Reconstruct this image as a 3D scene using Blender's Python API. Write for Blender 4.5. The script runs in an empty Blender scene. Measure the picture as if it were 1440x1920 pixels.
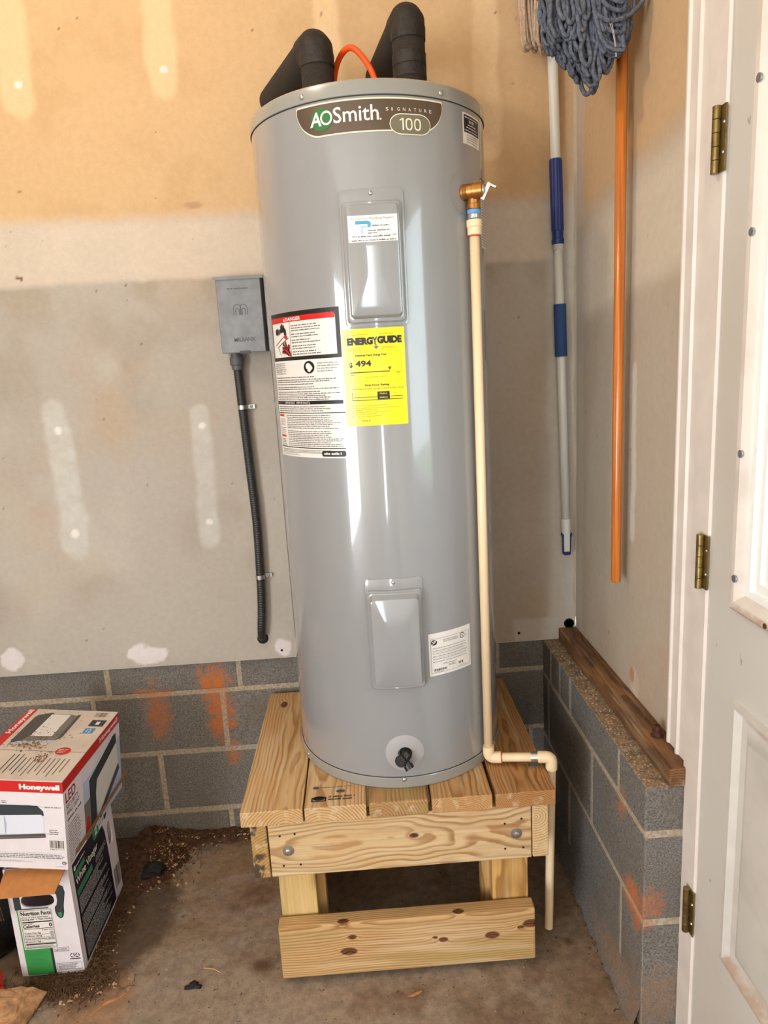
import bpy, bmesh, math, random
import numpy as np
from mathutils import Vector, Matrix, geometry

scene = bpy.context.scene
COL = scene.collection
R = math.radians

def lin(c):
    return tuple((x / 255 / 12.92) if x / 255 <= .04045 else ((x / 255 + .055) / 1.055) ** 2.4 for x in c)

# ------------------------------------------------------------------ camera
CAM_H = 1.452
cd = bpy.data.cameras.new('camera'); cam = bpy.data.objects.new('camera', cd); COL.objects.link(cam)
cd.sensor_fit = 'VERTICAL'; cd.sensor_height = 36; cd.lens = 1300 / 1920 * 36
cd.clip_start = .02; cd.clip_end = 200
_p, _r, _y = R(11.8), R(3.25), R(1.7)
_f = Vector((math.sin(_y) * math.cos(_p), math.cos(_y) * math.cos(_p), -math.sin(_p)))
_r0 = Vector((math.cos(_y), -math.sin(_y), 0)); _u0 = _r0.cross(_f)
_ri = math.cos(_r) * _r0 - math.sin(_r) * _u0
_up = math.sin(_r) * _r0 + math.cos(_r) * _u0
cam.matrix_world = Matrix(((_ri.x, _up.x, -_f.x, 0), (_ri.y, _up.y, -_f.y, 0), (_ri.z, _up.z, -_f.z, CAM_H), (0, 0, 0, 1)))
scene.camera = cam

# ------------------------------------------------------------------ world, lights, exposure
w = bpy.data.worlds.new('overcast_sky'); scene.world = w; w.use_nodes = True
bg = w.node_tree.nodes['Background']
bg.inputs[0].default_value = (.82, .92, 1.0, 1); bg.inputs[1].default_value = 10.0
vs = scene.view_settings
vs.view_transform = 'Standard'; vs.look = 'None'; vs.gamma = 1; vs.use_curve_mapping = False
vs.exposure = -0.66

def area(name, loc, rot, sx, sy, power, col):
    l = bpy.data.lights.new(name, 'AREA'); l.shape = 'RECTANGLE'; l.size = sx; l.size_y = sy
    l.energy = power; l.color = col
    o = bpy.data.objects.new(name, l); COL.objects.link(o); o.location = loc; o.rotation_euler = rot
    return o
# daylight coming in through the two open doorways behind the photographer
area('daylight_garage_door', (-2.78, -2.40, 1.08), (0, R(-90), 0), 2.1, 1.9, 215, (.93, .97, 1.0))
area('daylight_side_opening', (-.24, -3.68, 1.4), (R(90), 0, 0), .20, 2.75, 26, (.95, .98, 1.0))

# ------------------------------------------------------------------ helpers
def world_m(o):
    m = o.matrix_basis.copy()
    if o.parent: m = world_m(o.parent) @ o.matrix_parent_inverse @ m
    return m

def attach(o, p, local=False):
    if p is not None:
        o.parent = p
        if not local: o.matrix_parent_inverse = world_m(p).inverted()

def tag(o, label=None, cat=None, group=None, kind=None):
    if label: o['label'] = label
    if cat: o['category'] = cat
    if group: o['group'] = group
    if kind: o['kind'] = kind
    return o

def empty(name, loc, label, cat, rot=(0, 0, 0), group=None):
    o = bpy.data.objects.new(name, None); COL.objects.link(o); o.empty_display_size = .05
    o.location = loc; o.rotation_euler = rot
    return tag(o, label, cat, group)

def link(name, me, mats, parent=None, local=False, smooth=False):
    for m in (mats if isinstance(mats, (list, tuple)) else [mats]): me.materials.append(m)
    o = bpy.data.objects.new(name, me); COL.objects.link(o)
    if smooth:
        me.polygons.foreach_set('use_smooth', [True] * len(me.polygons))
    attach(o, parent, local)
    return o

class MB:
    def __init__(s): s.v, s.f, s.m = [], [], []
    def add(s, vs_, fs, mi=0):
        b = len(s.v); s.v += [tuple(x) for x in vs_]; s.f += [tuple(b + i for i in f) for f in fs]; s.m += [mi] * len(fs)
        return s
    def box(s, lo, hi, mi=0, M=None):
        x0, y0, z0 = lo; x1, y1, z1 = hi
        P = [Vector(p) for p in ((x0, y0, z0), (x1, y0, z0), (x1, y1, z0), (x0, y1, z0), (x0, y0, z1), (x1, y0, z1), (x1, y1, z1), (x0, y1, z1))]
        if M: P = [M @ p for p in P]
        return s.add(P, [(0, 3, 2, 1), (4, 5, 6, 7), (0, 1, 5, 4), (1, 2, 6, 5), (2, 3, 7, 6), (3, 0, 4, 7)], mi)
    def tube(s, path, r, n=12, mi=0, cap=True):
        path = [Vector(p) for p in path]; N = len(path)
        rr = r if isinstance(r, (list, tuple)) else [r] * N
        t0 = (path[1] - path[0]).normalized()
        ref = Vector((0, 0, 1)) if abs(t0.z) < .9 else Vector((1, 0, 0))
        u = t0.cross(ref).normalized(); V = []
        for i, p in enumerate(path):
            a = path[max(i - 1, 0)]; b = path[min(i + 1, N - 1)]
            t = (b - a)
            t = t.normalized() if t.length > 1e-9 else t0
            u = (u - t * u.dot(t)).normalized(); wv = t.cross(u)
            for k in range(n):
                q = 2 * math.pi * k / n
                V.append(p + (u * math.cos(q) + wv * math.sin(q)) * rr[i])
        F = []
        for i in range(N - 1):
            for k in range(n):
                a = i * n + k; b = i * n + (k + 1) % n
                F.append((a, b, b + n, a + n))
        if cap:
            F.append(tuple(range(n - 1, -1, -1))); F.append(tuple((N - 1) * n + k for k in range(n)))
        return s.add(V, F, mi)
    def lathe(s, prof, org, axis, n=24, mi=0):
        ax = Vector(axis).normalized()
        # repeat sharp profile points so normals stay crisp enough
        return s.tube([Vector(org) + ax * h for h, _ in prof], [max(r, 1e-5) for _, r in prof], n, mi)
    def mesh(s, name):
        me = bpy.data.meshes.new(name); me.from_pydata(s.v, [], s.f); me.update()
        if any(s.m): me.polygons.foreach_set('material_index', s.m)
        return me
    def build(s, name, mats, parent=None, local=False, smooth=False):
        return link(name, s.mesh(name), mats, parent, local, smooth)

def autosmooth(o, ang=35):
    me = o.data
    bm = bmesh.new(); bm.from_mesh(me)
    bmesh.ops.recalc_face_normals(bm, faces=bm.faces)
    for f in bm.faces: f.smooth = True
    for e in bm.edges:
        if len(e.link_faces) == 2 and e.calc_face_angle(0) > R(ang): e.smooth = False
    bm.to_mesh(me); bm.free()
    return o

_bc = {}
def bevel_box(sx, sy, sz, b, seg=1):
    bm = bmesh.new(); bmesh.ops.create_cube(bm, size=1)
    for v in bm.verts: v.co = Vector((v.co.x * sx, v.co.y * sy, v.co.z * sz))
    bmesh.ops.bevel(bm, geom=list(bm.edges), offset=b, segments=seg, affect='EDGES', profile=.5)
    me = bpy.data.meshes.new('box'); bm.to_mesh(me); bm.free()
    return me

def arc_path(pts, rad, n=6):
    pts = [Vector(p) for p in pts]; out = [pts[0]]
    for i in range(1, len(pts) - 1):
        a = (pts[i - 1] - pts[i]); b = (pts[i + 1] - pts[i])
        d = min(rad, a.length * .49, b.length * .49)
        A = pts[i] + a.normalized() * d; B = pts[i] + b.normalized() * d
        for k in range(n + 1):
            t = k / n
            out.append(A * (1 - t) ** 2 + pts[i] * 2 * t * (1 - t) + B * t * t)
    out.append(pts[-1])
    return out

def bez(ps, n=16):
    # Catmull-Rom through points
    P = [Vector(p) for p in ps]; P = [P[0] * 2 - P[1]] + P + [P[-1] * 2 - P[-2]]
    out = []
    for i in range(1, len(P) - 2):
        for k in range(n):
            t = k / n
            a, b, c, d = P[i - 1], P[i], P[i + 1], P[i + 2]
            out.append(.5 * ((2 * b) + (c - a) * t + (2 * a - 5 * b + 4 * c - d) * t * t + (3 * b - a - 3 * c + d) * t ** 3))
    out.append(P[-2])
    return out

# ------------------------------------------------------------------ materials
class NT:
    def __init__(s, name):
        s.mat = bpy.data.materials.new(name); s.mat.use_nodes = True
        s.t = s.mat.node_tree; s.b = s.t.nodes['Principled BSDF']
    def node(s, typ, **kw):
        n = s.t.nodes.new(typ)
        for k, v in kw.items(): setattr(n, k, v)
        return n
    def set(s, sock, v):
        if hasattr(v, 'is_output') or hasattr(v, 'links') and not isinstance(v, (int, float, tuple)): s.t.links.new(v, sock)
        else: sock.default_value = v
    def math(s, op, a, b=0.0, c=None, clamp=False):
        n = s.node('ShaderNodeMath', operation=op, use_clamp=clamp)
        s.set(n.inputs[0], a); s.set(n.inputs[1], b)
        if c is not None: s.set(n.inputs[2], c)
        return n.outputs[0]
    def mix(s, fac, a, b, typ='MIX'):
        n = s.node('ShaderNodeMix', data_type='RGBA', blend_type=typ)
        s.set(n.inputs[0], fac)
        s.set(n.inputs[6], a if not isinstance(a, tuple) or len(a) == 4 else a + (1,))
        s.set(n.inputs[7], b if not isinstance(b, tuple) or len(b) == 4 else b + (1,))
        return n.outputs[2]
    def co(s, scale=(1, 1, 1), loc=(0, 0, 0), kind='Object'):
        t = s.node('ShaderNodeTexCoord'); m = s.node('ShaderNodeMapping')
        m.inputs['Scale'].default_value = scale; m.inputs['Location'].default_value = loc
        s.t.links.new(t.outputs[kind], m.inputs[0])
        return m.outputs[0]
    def noise(s, scale, vec=None, detail=4, rough=.55):
        n = s.node('ShaderNodeTexNoise'); n.inputs['Scale'].default_value = scale
        n.inputs['Detail'].default_value = detail; n.inputs['Roughness'].default_value = rough
        s.t.links.new(vec if vec is not None else s.co(), n.inputs['Vector'])
        return n.outputs[0]
    def ramp(s, x, a, b):
        n = s.node('ShaderNodeMapRange', interpolation_type='SMOOTHSTEP')
        s.set(n.inputs[0], x); n.inputs[1].default_value = a; n.inputs[2].default_value = b
        return n.outputs[0]
    def bump(s, h, strength=.3, dist=.002):
        n = s.node('ShaderNodeBump'); n.inputs['Strength'].default_value = strength; n.inputs['Distance'].default_value = dist
        s.t.links.new(h, n.inputs['Height']); s.t.links.new(n.outputs[0], s.b.inputs['Normal'])
    def base(s, v): s.set(s.b.inputs['Base Color'], v if not isinstance(v, tuple) or len(v) == 4 else v + (1,))
    def p(s, **kw):
        for k, v in kw.items(): s.set(s.b.inputs[k.replace('_', ' ')], v)
        return s

def simple(name, rgb, rough=.5, metal=0.0, var=0.0, vscale=30, bump=0.0, bscale=200, bdist=.001, coat=0.0, emit=None):
    n = NT(name); c = lin(rgb)
    if var:
        f = n.noise(vscale)
        n.base(n.mix(n.ramp(f, .3, .7), tuple(x * (1 - var) for x in c), tuple(min(x * (1 + var), 1) for x in c)))
    else: n.base(c)
    n.p(Roughness=rough, Metallic=metal)
    if coat: n.p(Coat_Weight=coat, Coat_Roughness=.05)
    if bump: n.bump(n.noise(bscale), bump, bdist)
    return n.mat

def wood(name, seed, light=(222, 184, 132), dark=(176, 126, 72), freq=150, pith=None, knots=(), green=0.0, gray=0.0, wav=.012):
    rnd = random.Random(seed); n = NT(name); light = tuple(q * .94 for q in light); dark = tuple(q * .92 for q in dark)
    py, pz = pith if pith else (rnd.uniform(-.06, .06), rnd.uniform(-.09, -.03))
    sep = n.node('ShaderNodeSeparateXYZ'); n.t.links.new(n.co(), sep.inputs[0]); X, Y, Z = sep.outputs
    dy = n.math('SUBTRACT', Y, py); dz = n.math('SUBTRACT', Z, pz)
    off = (rnd.uniform(0, 20), rnd.uniform(0, 20), rnd.uniform(0, 20))
    slow = n.noise(1.0, n.co((3.2, 9, 9), off), 2)
    fine = n.noise(1.0, n.co((14, 60, 60), off), 3)
    r = n.math('SQRT', n.math('ADD', n.math('MULTIPLY', dy, dy), n.math('MULTIPLY', dz, dz)))
    r = n.math('ADD', r, n.math('MULTIPLY', n.math('SUBTRACT', slow, .5), wav * 2.4))
    r = n.math('ADD', r, n.math('MULTIPLY', n.math('SUBTRACT', fine, .5), .0022))
    kmask = None
    for (kx, ky, kz, kr) in knots:
        ax = n.math('MULTIPLY', n.math('SUBTRACT', X, kx), .55); ay = n.math('SUBTRACT', Y, ky); az = n.math('SUBTRACT', Z, kz)
        d2 = n.math('ADD', n.math('ADD', n.math('MULTIPLY', ax, ax), n.math('MULTIPLY', ay, ay)), n.math('MULTIPLY', az, az))
        d = n.math('SQRT', d2)
        g = n.math('DIVIDE', kr * kr * .9, n.math('ADD', d2, kr * kr * 1.2))
        r = n.math('ADD', r, n.math('MULTIPLY', g, .016))
        k = n.ramp(n.math('ADD', d, n.math('MULTIPLY', n.math('SUBTRACT', fine, .5), kr * .5)), kr * 1.1, kr * .75)
        kmask = k if kmask is None else n.math('MAXIMUM', kmask, k)
    fr = n.math('FRACT', n.math('MULTIPLY', r, freq))
    late = n.math('MULTIPLY', n.ramp(fr, .35, .86), n.ramp(fr, 1.0, .9))
    late = n.math('MULTIPLY', late, n.math('ADD', n.math('MULTIPLY', slow, 1.1), .38), clamp=True)
    c = n.mix(late, lin(light), lin(dark))
    stk = n.ramp(n.noise(1.0, n.co((1.6, 240, 240), off), 3), .42, .72)
    c = n.mix(n.math('MULTIPLY', stk, .45), c, lin(tuple(x * .80 for x in light)))
    pale = n.ramp(n.noise(1.0, n.co((2.5, 45, 45), (off[2], 1, off[0])), 3), .5, .72)
    c = n.mix(n.math('MULTIPLY', pale, .4), c, lin((226, 208, 176)))
    gst = n.ramp(n.noise(1.0, n.co((2.2, 30, 30), (off[1], 9, off[0])), 4), .58, .78)
    c = n.mix(n.math('MULTIPLY', gst, .30), c, lin((128, 118, 104)))
    blot = n.ramp(n.noise(1.0, n.co((5, 14, 14), (off[1], 3, off[2])), 3), .52, .75)
    c = n.mix(n.math('MULTIPLY', blot, .4), c, lin((196, 140, 84)))
    if green:
        gm = n.ramp(n.noise(1.0, n.co((4, 25, 25), (off[2], 7, 1)), 3), .48, .66)
        c = n.mix(n.math('MULTIPLY', gm, green), c, lin((150, 138, 78)))
    if gray:
        gm = n.ramp(n.noise(1.0, n.co((9, 40, 40), (off[0], 2, 5)), 4), .5, .62)
        c = n.mix(n.math('MULTIPLY', gm, gray), c, lin((52, 46, 38)))
    if kmask is not None:
        c = n.mix(n.math('MULTIPLY', kmask, .92), c, n.mix(n.ramp(fr, .3, .8), lin((108, 50, 26)), lin((44, 20, 12))))
    n.base(c); n.p(Roughness=.62)
    n.b.inputs['Specular IOR Level'].default_value = .35
    n.bump(n.math('ADD', fr, n.math('MULTIPLY', fine, 2.0)), .22, .0006)
    return n.mat

M = {}
M['tank'] = simple('tank_grey_enamel', (145, 146, 149), .22, 0, coat=1.0)
M['tank_lid'] = simple('tank_lid_enamel', (146, 146, 143), .24, 0, coat=.9)
M['seam'] = simple('seam_dark_line', (70, 68, 64), .7)  # dark joint line between jacket and pans
M['badge'] = simple('badge_bronze_grey', (104, 90, 80), .28, .55)
M['pill'] = simple('badge_pill_grey', (128, 124, 108), .3, .4)
M['cream'] = simple('cream_ink', (238, 228, 200), .45)
M['white'] = simple('white_ink', (240, 236, 230), .4)
M['green_logo'] = simple('green_ink', (22, 104, 38), .4)
M['label_white'] = simple('label_white_paper', (232, 228, 224), .28, coat=.35)
M['label_yellow'] = simple('label_yellow_paper', (252, 222, 8), .3, coat=.3)
M['ink'] = simple('black_ink', (22, 20, 20), .4)
M['ink_grey'] = simple('grey_ink', (120, 116, 114), .5)
M['lens_white'] = simple('pale_blue_white_ink', (222, 226, 240), .4)
M['ink_pale'] = simple('pale_grey_ink', (196, 198, 200), .5)
M['ink_mid'] = simple('dark_grey_ink', (78, 75, 74), .5)
M['ink_gold'] = simple('faded_ink_on_yellow', (196, 160, 14), .5)
M['ink_red'] = simple('red_ink', (200, 24, 22), .4)
M['ink_dred'] = simple('dark_red_ink', (150, 20, 40), .4)
M['ink_orange'] = simple('orange_ink', (240, 120, 30), .4)
M['ink_blue'] = simple('blue_ink', (80, 160, 196), .4)
M['ink_lilac'] = simple('pale_lilac_ink', (186, 198, 226), .4)
M['ink_sky'] = simple('sky_blue_ink', (60, 140, 200), .4)
M['ink_green'] = simple('carton_green_ink', (60, 150, 72), .5)
M['ink_teal'] = simple('carton_teal_ink', (50, 140, 100), .5)
M['ink_navy'] = simple('navy_black_ink', (26, 28, 48), .4)
M['ink_slate'] = simple('slate_ink', (46, 54, 60), .5)
M['foam'] = simple('black_foam_insulation', (46, 39, 33), .95, var=.45, vscale=420, bump=.6, bscale=600, bdist=.0015)
M['tape'] = simple('black_vinyl_tape', (34, 29, 25), .68, var=.35, vscale=60, bump=.8, bscale=38, bdist=.008)
M['orange_cable'] = simple('orange_cable_jacket', (250, 84, 18), .45)
M['brass'] = simple('valve_bronze', (176, 122, 66), .35, .85, var=.15, vscale=60)
M['steel'] = simple('zinc_steel', (190, 190, 188), .3, .9)
M['steel_dull'] = simple('dull_zinc', (160, 162, 165), .45, .8, var=.1)
M['blue_tape'] = simple('blue_thread_seal', (96, 150, 204), .5)
M['cpvc'] = simple('cream_cpvc', (240, 214, 176), .32)
M['primer'] = simple('orange_red_primer', (216, 84, 36), .5)
M['black_plastic'] = simple('black_valve_plastic', (26, 25, 25), .38)
M['box_grey'] = simple('disconnect_grey_paint', (122, 125, 130), .36, .35, var=.12, vscale=22)
M['box_dark'] = simple('disconnect_dark_edge', (66, 67, 70), .45, .3)
M['box_emboss'] = simple('embossed_grey', (84, 87, 92), .4, .35)
M['conduit'] = simple('conduit_dark_grey', (44, 44, 46), .42)
M['conduit_fit'] = simple('conduit_fitting_grey', (92, 92, 95), .5)
M['screw_hole'] = simple('dark_hole', (28, 24, 20), .9)
M['orange_handle'] = None
M['mop_white'] = simple('white_lacquered_pole', (226, 228, 222), .3)
M['mop_blue'] = simple('navy_blue_grip', (26, 50, 122), .4)
M['mop_foam'] = simple('navy_foam_sleeve', (44, 74, 128), .75)
M['yarn_blue'] = simple('blue_grey_cotton_yarn', (93, 99, 113), .9, var=.4, vscale=160, bump=.6, bscale=900, bdist=.002)
M['yarn_tan'] = simple('natural_cotton_yarn', (196, 172, 150), .9, var=.2, vscale=120, bump=.6, bscale=900, bdist=.002)
M['yarn_navy'] = simple('navy_mop_band', (40, 46, 70), .8, var=.3, vscale=150)
M['door_paint'] = None
M['trim_paint'] = simple('trim_warm_white_paint', (224, 213, 205), .4, var=.05, vscale=14)
M['vinyl'] = simple('white_vinyl_frame', (240, 242, 240), .3)
M['hinge'] = simple('antique_brass', (140, 122, 78), .35, .9, var=.2, vscale=60)
M['rust'] = simple('rusty_bolt', (84, 50, 40), .8, .3, var=.3, vscale=120)
M['red_plastic'] = simple('red_plastic', (226, 30, 14), .3, coat=.3)
M['filler'] = simple('black_shade_filler', (16, 15, 15), .4, bump=.6, bscale=40, bdist=.01)
M['kraft'] = simple('brown_kraft_board', (184, 122, 68), .8, var=.08, vscale=60)
M['kraft_edge'] = simple('corrugated_edge', (140, 100, 64), .9, var=.35, vscale=200)
M['carton_white'] = simple('carton_white_board', (226, 218, 224), .6, var=.03, vscale=20)
M['carton_top'] = simple('dusty_carton_board', (214, 200, 188), .65, var=.08, vscale=14)
M['void'] = simple('dark_inside', (6, 5, 5), 1.0)
M['leaf'] = simple('dry_leaf_tan', (170, 120, 78), .8, var=.2, vscale=90)
M['chip'] = simple('pale_wood_chips', (196, 160, 124), .85, var=.25, vscale=50)
M['chip_dark'] = simple('brown_leaf_litter', (78, 52, 34), .9, var=.4, vscale=70)
M['grass'] = simple('dry_brown_grass', (92, 66, 40), .9, var=.3, vscale=60)
M['black_scrap'] = simple('black_scrap', (18, 18, 20), .75)
M['shop_white'] = simple('white_ceiling_paint', (226, 220, 210), .8)

def _handle():
    n = NT('orange_stained_handle')
    f = n.noise(1.0, n.co((160, 160, 3)), 3)
    n.base(n.mix(n.ramp(f, .35, .7), lin((214, 126, 48)), lin((172, 88, 28)))); n.p(Roughness=.3, Coat_Weight=.6, Coat_Roughness=.15)
    return n.mat
M['orange_handle'] = _handle()
def _door():
    n = NT('weathered_white_door_paint')
    a = n.ramp(n.noise(2.2, detail=6), .45, .7); c = n.mix(n.math('MULTIPLY', a, .35), lin((206, 201, 194)), lin((190, 174, 156)))
    s = n.ramp(n.noise(1.0, n.co((60, 60, 22)), 3), .72, .76); c = n.mix(n.math('MULTIPLY', s, .5), c, lin((96, 84, 74)))
    n.base(c); n.p(Roughness=.42); n.bump(n.noise(1.0, n.co((120, 120, 20)), 3), .06, .001)
    return n.mat
M['door_paint'] = _door()
def _glass():
    n = NT('window_glass'); n.base((.95, 1, .97)); n.p(Roughness=.02, Transmission_Weight=1.0, IOR=1.02)
    return n.mat
M['glass'] = _glass()

def stains(n, c, blobs, col, sharp=.55):
    """clay stains with a shape of their own: world-space ellipsoids broken up with noise"""
    sep = n.node('ShaderNodeSeparateXYZ'); g = n.node('ShaderNodeNewGeometry'); n.t.links.new(g.outputs['Position'], sep.inputs[0])
    nz = n.node('ShaderNodeTexNoise'); nz.inputs['Scale'].default_value = 55; nz.inputs['Detail'].default_value = 6; n.t.links.new(g.outputs['Position'], nz.inputs['Vector'])
    tot = None
    for (x, y, z, rx, ry, rz, k) in blobs:
        q = None
        for s_, o_, r_ in ((sep.outputs[0], x, rx), (sep.outputs[1], y, ry), (sep.outputs[2], z, rz)):
            d = n.math('DIVIDE', n.math('SUBTRACT', s_, o_), r_); d = n.math('MULTIPLY', d, d)
            q = d if q is None else n.math('ADD', q, d)
        m = n.math('MULTIPLY', n.ramp(n.math('ADD', q, n.math('MULTIPLY', n.math('SUBTRACT', nz.outputs[0], .5), 3.0)), 1.35, -.35), k)
        tot = m if tot is None else n.math('MAXIMUM', tot, m)
    return n.mix(tot, c, lin(col))

def stained_paint(name, rgb, blobs):
    n = NT(name); f = n.noise(9, detail=5); c = n.mix(n.ramp(f, .4, .7), lin(rgb), lin(tuple(q * .93 for q in rgb)))
    n.base(stains(n, c, blobs, (168, 120, 78))); n.p(Roughness=.42)
    return n.mat
M['mould_paint'] = stained_paint('stained_moulding_paint', (222, 211, 202), [(.61, 1.00, 1.018, .03, .12, .016, .75), (.61, .80, 1.018, .03, .15, .014, .6), (.61, 1.10, 1.05, .03, .01, .06, .5)])
M['panel_paint'] = stained_paint('stained_panel_paint', (206, 201, 194), [(.62, 1.00, .333, .03, .13, .012, .55), (.62, .95, .345, .03, .08, .02, .4), (.62, .98, .83, .03, .10, .012, .35)])
def block_mat(name):
    n = NT(name)
    v = n.noise(2.4, n.co(kind='Object'), 4)
    g = n.node('ShaderNodeNewGeometry')
    sp = n.noise(260, g.outputs['Position'], 3, .7); big = n.noise(5, g.outputs['Position'], 4)
    c = n.mix(n.ramp(sp, .3, .7), lin((88, 85, 82)), lin((146, 141, 135)))
    c = n.mix(n.math('MULTIPLY', n.ramp(big, .45, .7), .5), c, lin((112, 98, 82)))
    oi = n.node('ShaderNodeObjectInfo')
    c = n.mix(n.math('MULTIPLY', oi.outputs['Random'], .22), c, lin((84, 80, 76)))
    nz_ = n.node('ShaderNodeSeparateXYZ'); n.t.links.new(g.outputs['True Normal'], nz_.inputs[0])
    dust = n.math('MULTIPLY', n.ramp(nz_.outputs[2], .7, .95), n.ramp(n.noise(38, g.outputs['Position'], 5), .30, .55))
    c = n.mix(dust, c, n.mix(n.ramp(sp, .3, .7), lin((120, 96, 74)), lin((190, 164, 134))))
    c = stains(n, c, [(-.505, 2.04, .50, .055, .2, .085, .85), (-.49, 2.04, .40, .05, .2, .10, .85), (-.47, 2.04, .27, .03, .2, .05, .6), (-.69, 2.04, .42, .045, .2, .11, .55), (-.70, 2.04, .49, .06, .2, .02, .6),
                      (.54, 1.30, .27, .05, .06, .06, .7), (.56, 1.26, .30, .03, .05, .05, .5), (.54, 1.38, .46, .04, .03, .05, .5)], (204, 112, 42))
    c = stains(n, c, [(.58, 1.25, .06, .09, .1, .09, .55), (.54, 1.3, .03, .05, .3, .05, .5)], (150, 116, 90))
    n.base(c); n.p(Roughness=.92); n.b.inputs['Specular IOR Level'].default_value = .2
    n.bump(n.math('ADD', sp, n.math('MULTIPLY', n.noise(90, g.outputs['Position'], 4), 1.2)), .55, .0025)
    return n.mat
M['block'] = block_mat('grey_concrete_block')
def mortar_mat():
    n = NT('pale_mortar'); g = n.node('ShaderNodeNewGeometry')
    sp = n.noise(120, g.outputs['Position'], 4)
    c = n.mix(n.ramp(sp, .3, .7), lin((146, 132, 112)), lin((184, 170, 150)))
    c = stains(n, c, [(-.505, 2.04, .50, .055, .2, .1, .5), (-.69, 2.04, .48, .06, .2, .03, .5), (.54, 1.30, .27, .05, .06, .06, .6)], (196, 120, 66))
    n.base(c); n.p(Roughness=.95); n.bump(sp, .5, .002)
    return n.mat
M['mortar'] = mortar_mat()

def attr_mat(name, rough, fine=(900, .05), bump=(300, .12, .001), speck=None):
    n = NT(name); a = n.node('ShaderNodeAttribute', attribute_name='Col')
    g = n.node('ShaderNodeNewGeometry')
    f = n.noise(fine[0], g.outputs['Position'], 3, .7)
    c = n.mix(1.0, a.outputs[0], n.mix(n.ramp(f, .25, .75), (1 - fine[1],) * 3, (1 + fine[1],) * 3), 'MULTIPLY')
    mid = n.noise(fine[0] * .11, g.outputs['Position'], 6, .65)
    c = n.mix(1.0, c, n.mix(n.ramp(mid, .3, .7), (1 - fine[1] * 1.3,) * 3, (1 + fine[1] * 1.2,) * 3), 'MULTIPLY')
    if speck:
        s = n.ramp(n.noise(speck[0], g.outputs['Position'], 5, .6), speck[1], speck[1] + .02)
        c = n.mix(n.math('MULTIPLY', s, speck[2]), c, lin(speck[3]))
    n.base(c); n.p(Roughness=rough); n.b.inputs['Specular IOR Level'].default_value = .25
    n.bump(n.noise(bump[0], g.outputs['Position'], 4), bump[1], bump[2])
    return n.mat
M['drywall'] = attr_mat('bare_drywall_paper_and_mud', .85, (500, .03), (220, .10, .001), (48, .735, .75, (84, 66, 52)))
M['floor'] = attr_mat('dirty_concrete_floor', .8, (420, .17), (160, .35, .0025), (85, .665, .85, (56, 44, 36)))

# numpy value noise
def vnoise(x, y, seed, octaves=4):
    rs = np.random.RandomState(seed); T = rs.rand(256, 256); out = np.zeros_like(x); amp = 1.0; tot = 0
    for o in range(octaves):
        xi = np.floor(x).astype(int); yi = np.floor(y).astype(int); fx = x - xi; fy = y - yi
        fx = fx * fx * (3 - 2 * fx); fy = fy * fy * (3 - 2 * fy)
        a = T[xi % 256, yi % 256]; b = T[(xi + 1) % 256, yi % 256]; c = T[xi % 256, (yi + 1) % 256]; d = T[(xi + 1) % 256, (yi + 1) % 256]
        out += amp * ((a * (1 - fx) + b * fx) * (1 - fy) + (c * (1 - fx) + d * fx) * fy); tot += amp
        amp *= .5; x = x * 2.03 + 17.3; y = y * 2.03 + 5.1
    return out / tot
def sstep(x, a, b):
    t = np.clip((x - a) / (b - a), 0, 1); return t * t * (3 - 2 * t)
def capsule(x, y, ax, ay, bx, by, ra, rb):
    dx, dy = bx - ax, by - ay; t = np.clip(((x - ax) * dx + (y - ay) * dy) / (dx * dx + dy * dy), 0, 1)
    return np.hypot(x - ax - t * dx, y - ay - t * dy) / (ra + (rb - ra) * t)
def mixc(c, col, k):
    return c * (1 - k[..., None]) + np.array(lin(col)) * k[..., None]

def grid_wall(name, us, vs_, fn, colfn, mat):
    """grid surface with a per-vertex colour attribute (paper, joint compound, dirt, painted shade)"""
    U, V = np.meshgrid(np.array(us), np.array(vs_)); P = fn(U, V).reshape(-1, 3); C = colfn(U, V).reshape(-1, 3)
    nu, nv = len(us), len(vs_); i = np.arange(nu * nv).reshape(nv, nu)
    F = np.stack([i[:-1, :-1], i[:-1, 1:], i[1:, 1:], i[1:, :-1]], -1).reshape(-1, 4)
    me = bpy.data.meshes.new(name)
    me.vertices.add(len(P)); me.vertices.foreach_set('co', P.astype(np.float32).ravel())
    me.loops.add(F.size); me.loops.foreach_set('vertex_index', F.ravel().astype(np.int32))
    me.polygons.add(len(F)); me.polygons.foreach_set('loop_start', np.arange(0, F.size, 4, dtype=np.int32))
    me.update(calc_edges=True)
    a = me.color_attributes.new('Col', 'FLOAT_COLOR', 'POINT')
    a.data.foreach_set('color', np.concatenate([np.clip(C, 0, 1), np.ones((len(C), 1))], 1).astype(np.float32).ravel())
    return link(name, me, mat)

# ------------------------------------------------------------------ printing on surfaces
_tc = {}
def text_geo(s, bold=0.0):
    if (s, bold) in _tc: return _tc[(s, bold)]
    cu = bpy.data.curves.new('txt', 'FONT'); cu.body = s; cu.resolution_u = 3; cu.offset = bold; cu.fill_mode = 'FRONT'
    ob = bpy.data.objects.new('txt', cu); COL.objects.link(ob)
    dg = bpy.context.evaluated_depsgraph_get(); ev = ob.evaluated_get(dg); me = ev.to_mesh()
    V = [(v.co.x, v.co.y) for v in me.vertices]; F = [tuple(p.vertices) for p in me.polygons]
    ev.to_mesh_clear(); bpy.data.objects.remove(ob); bpy.data.curves.remove(cu)
    xs = [v[0] for v in V]; ys = [v[1] for v in V]
    x0, x1, y0, y1 = min(xs), max(xs), min(ys), max(ys)
    V = [((x - x0) / (x1 - x0), (y - y0) / (y1 - y0)) for x, y in V]
    _tc[(s, bold)] = (V, F)
    return V, F

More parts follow.
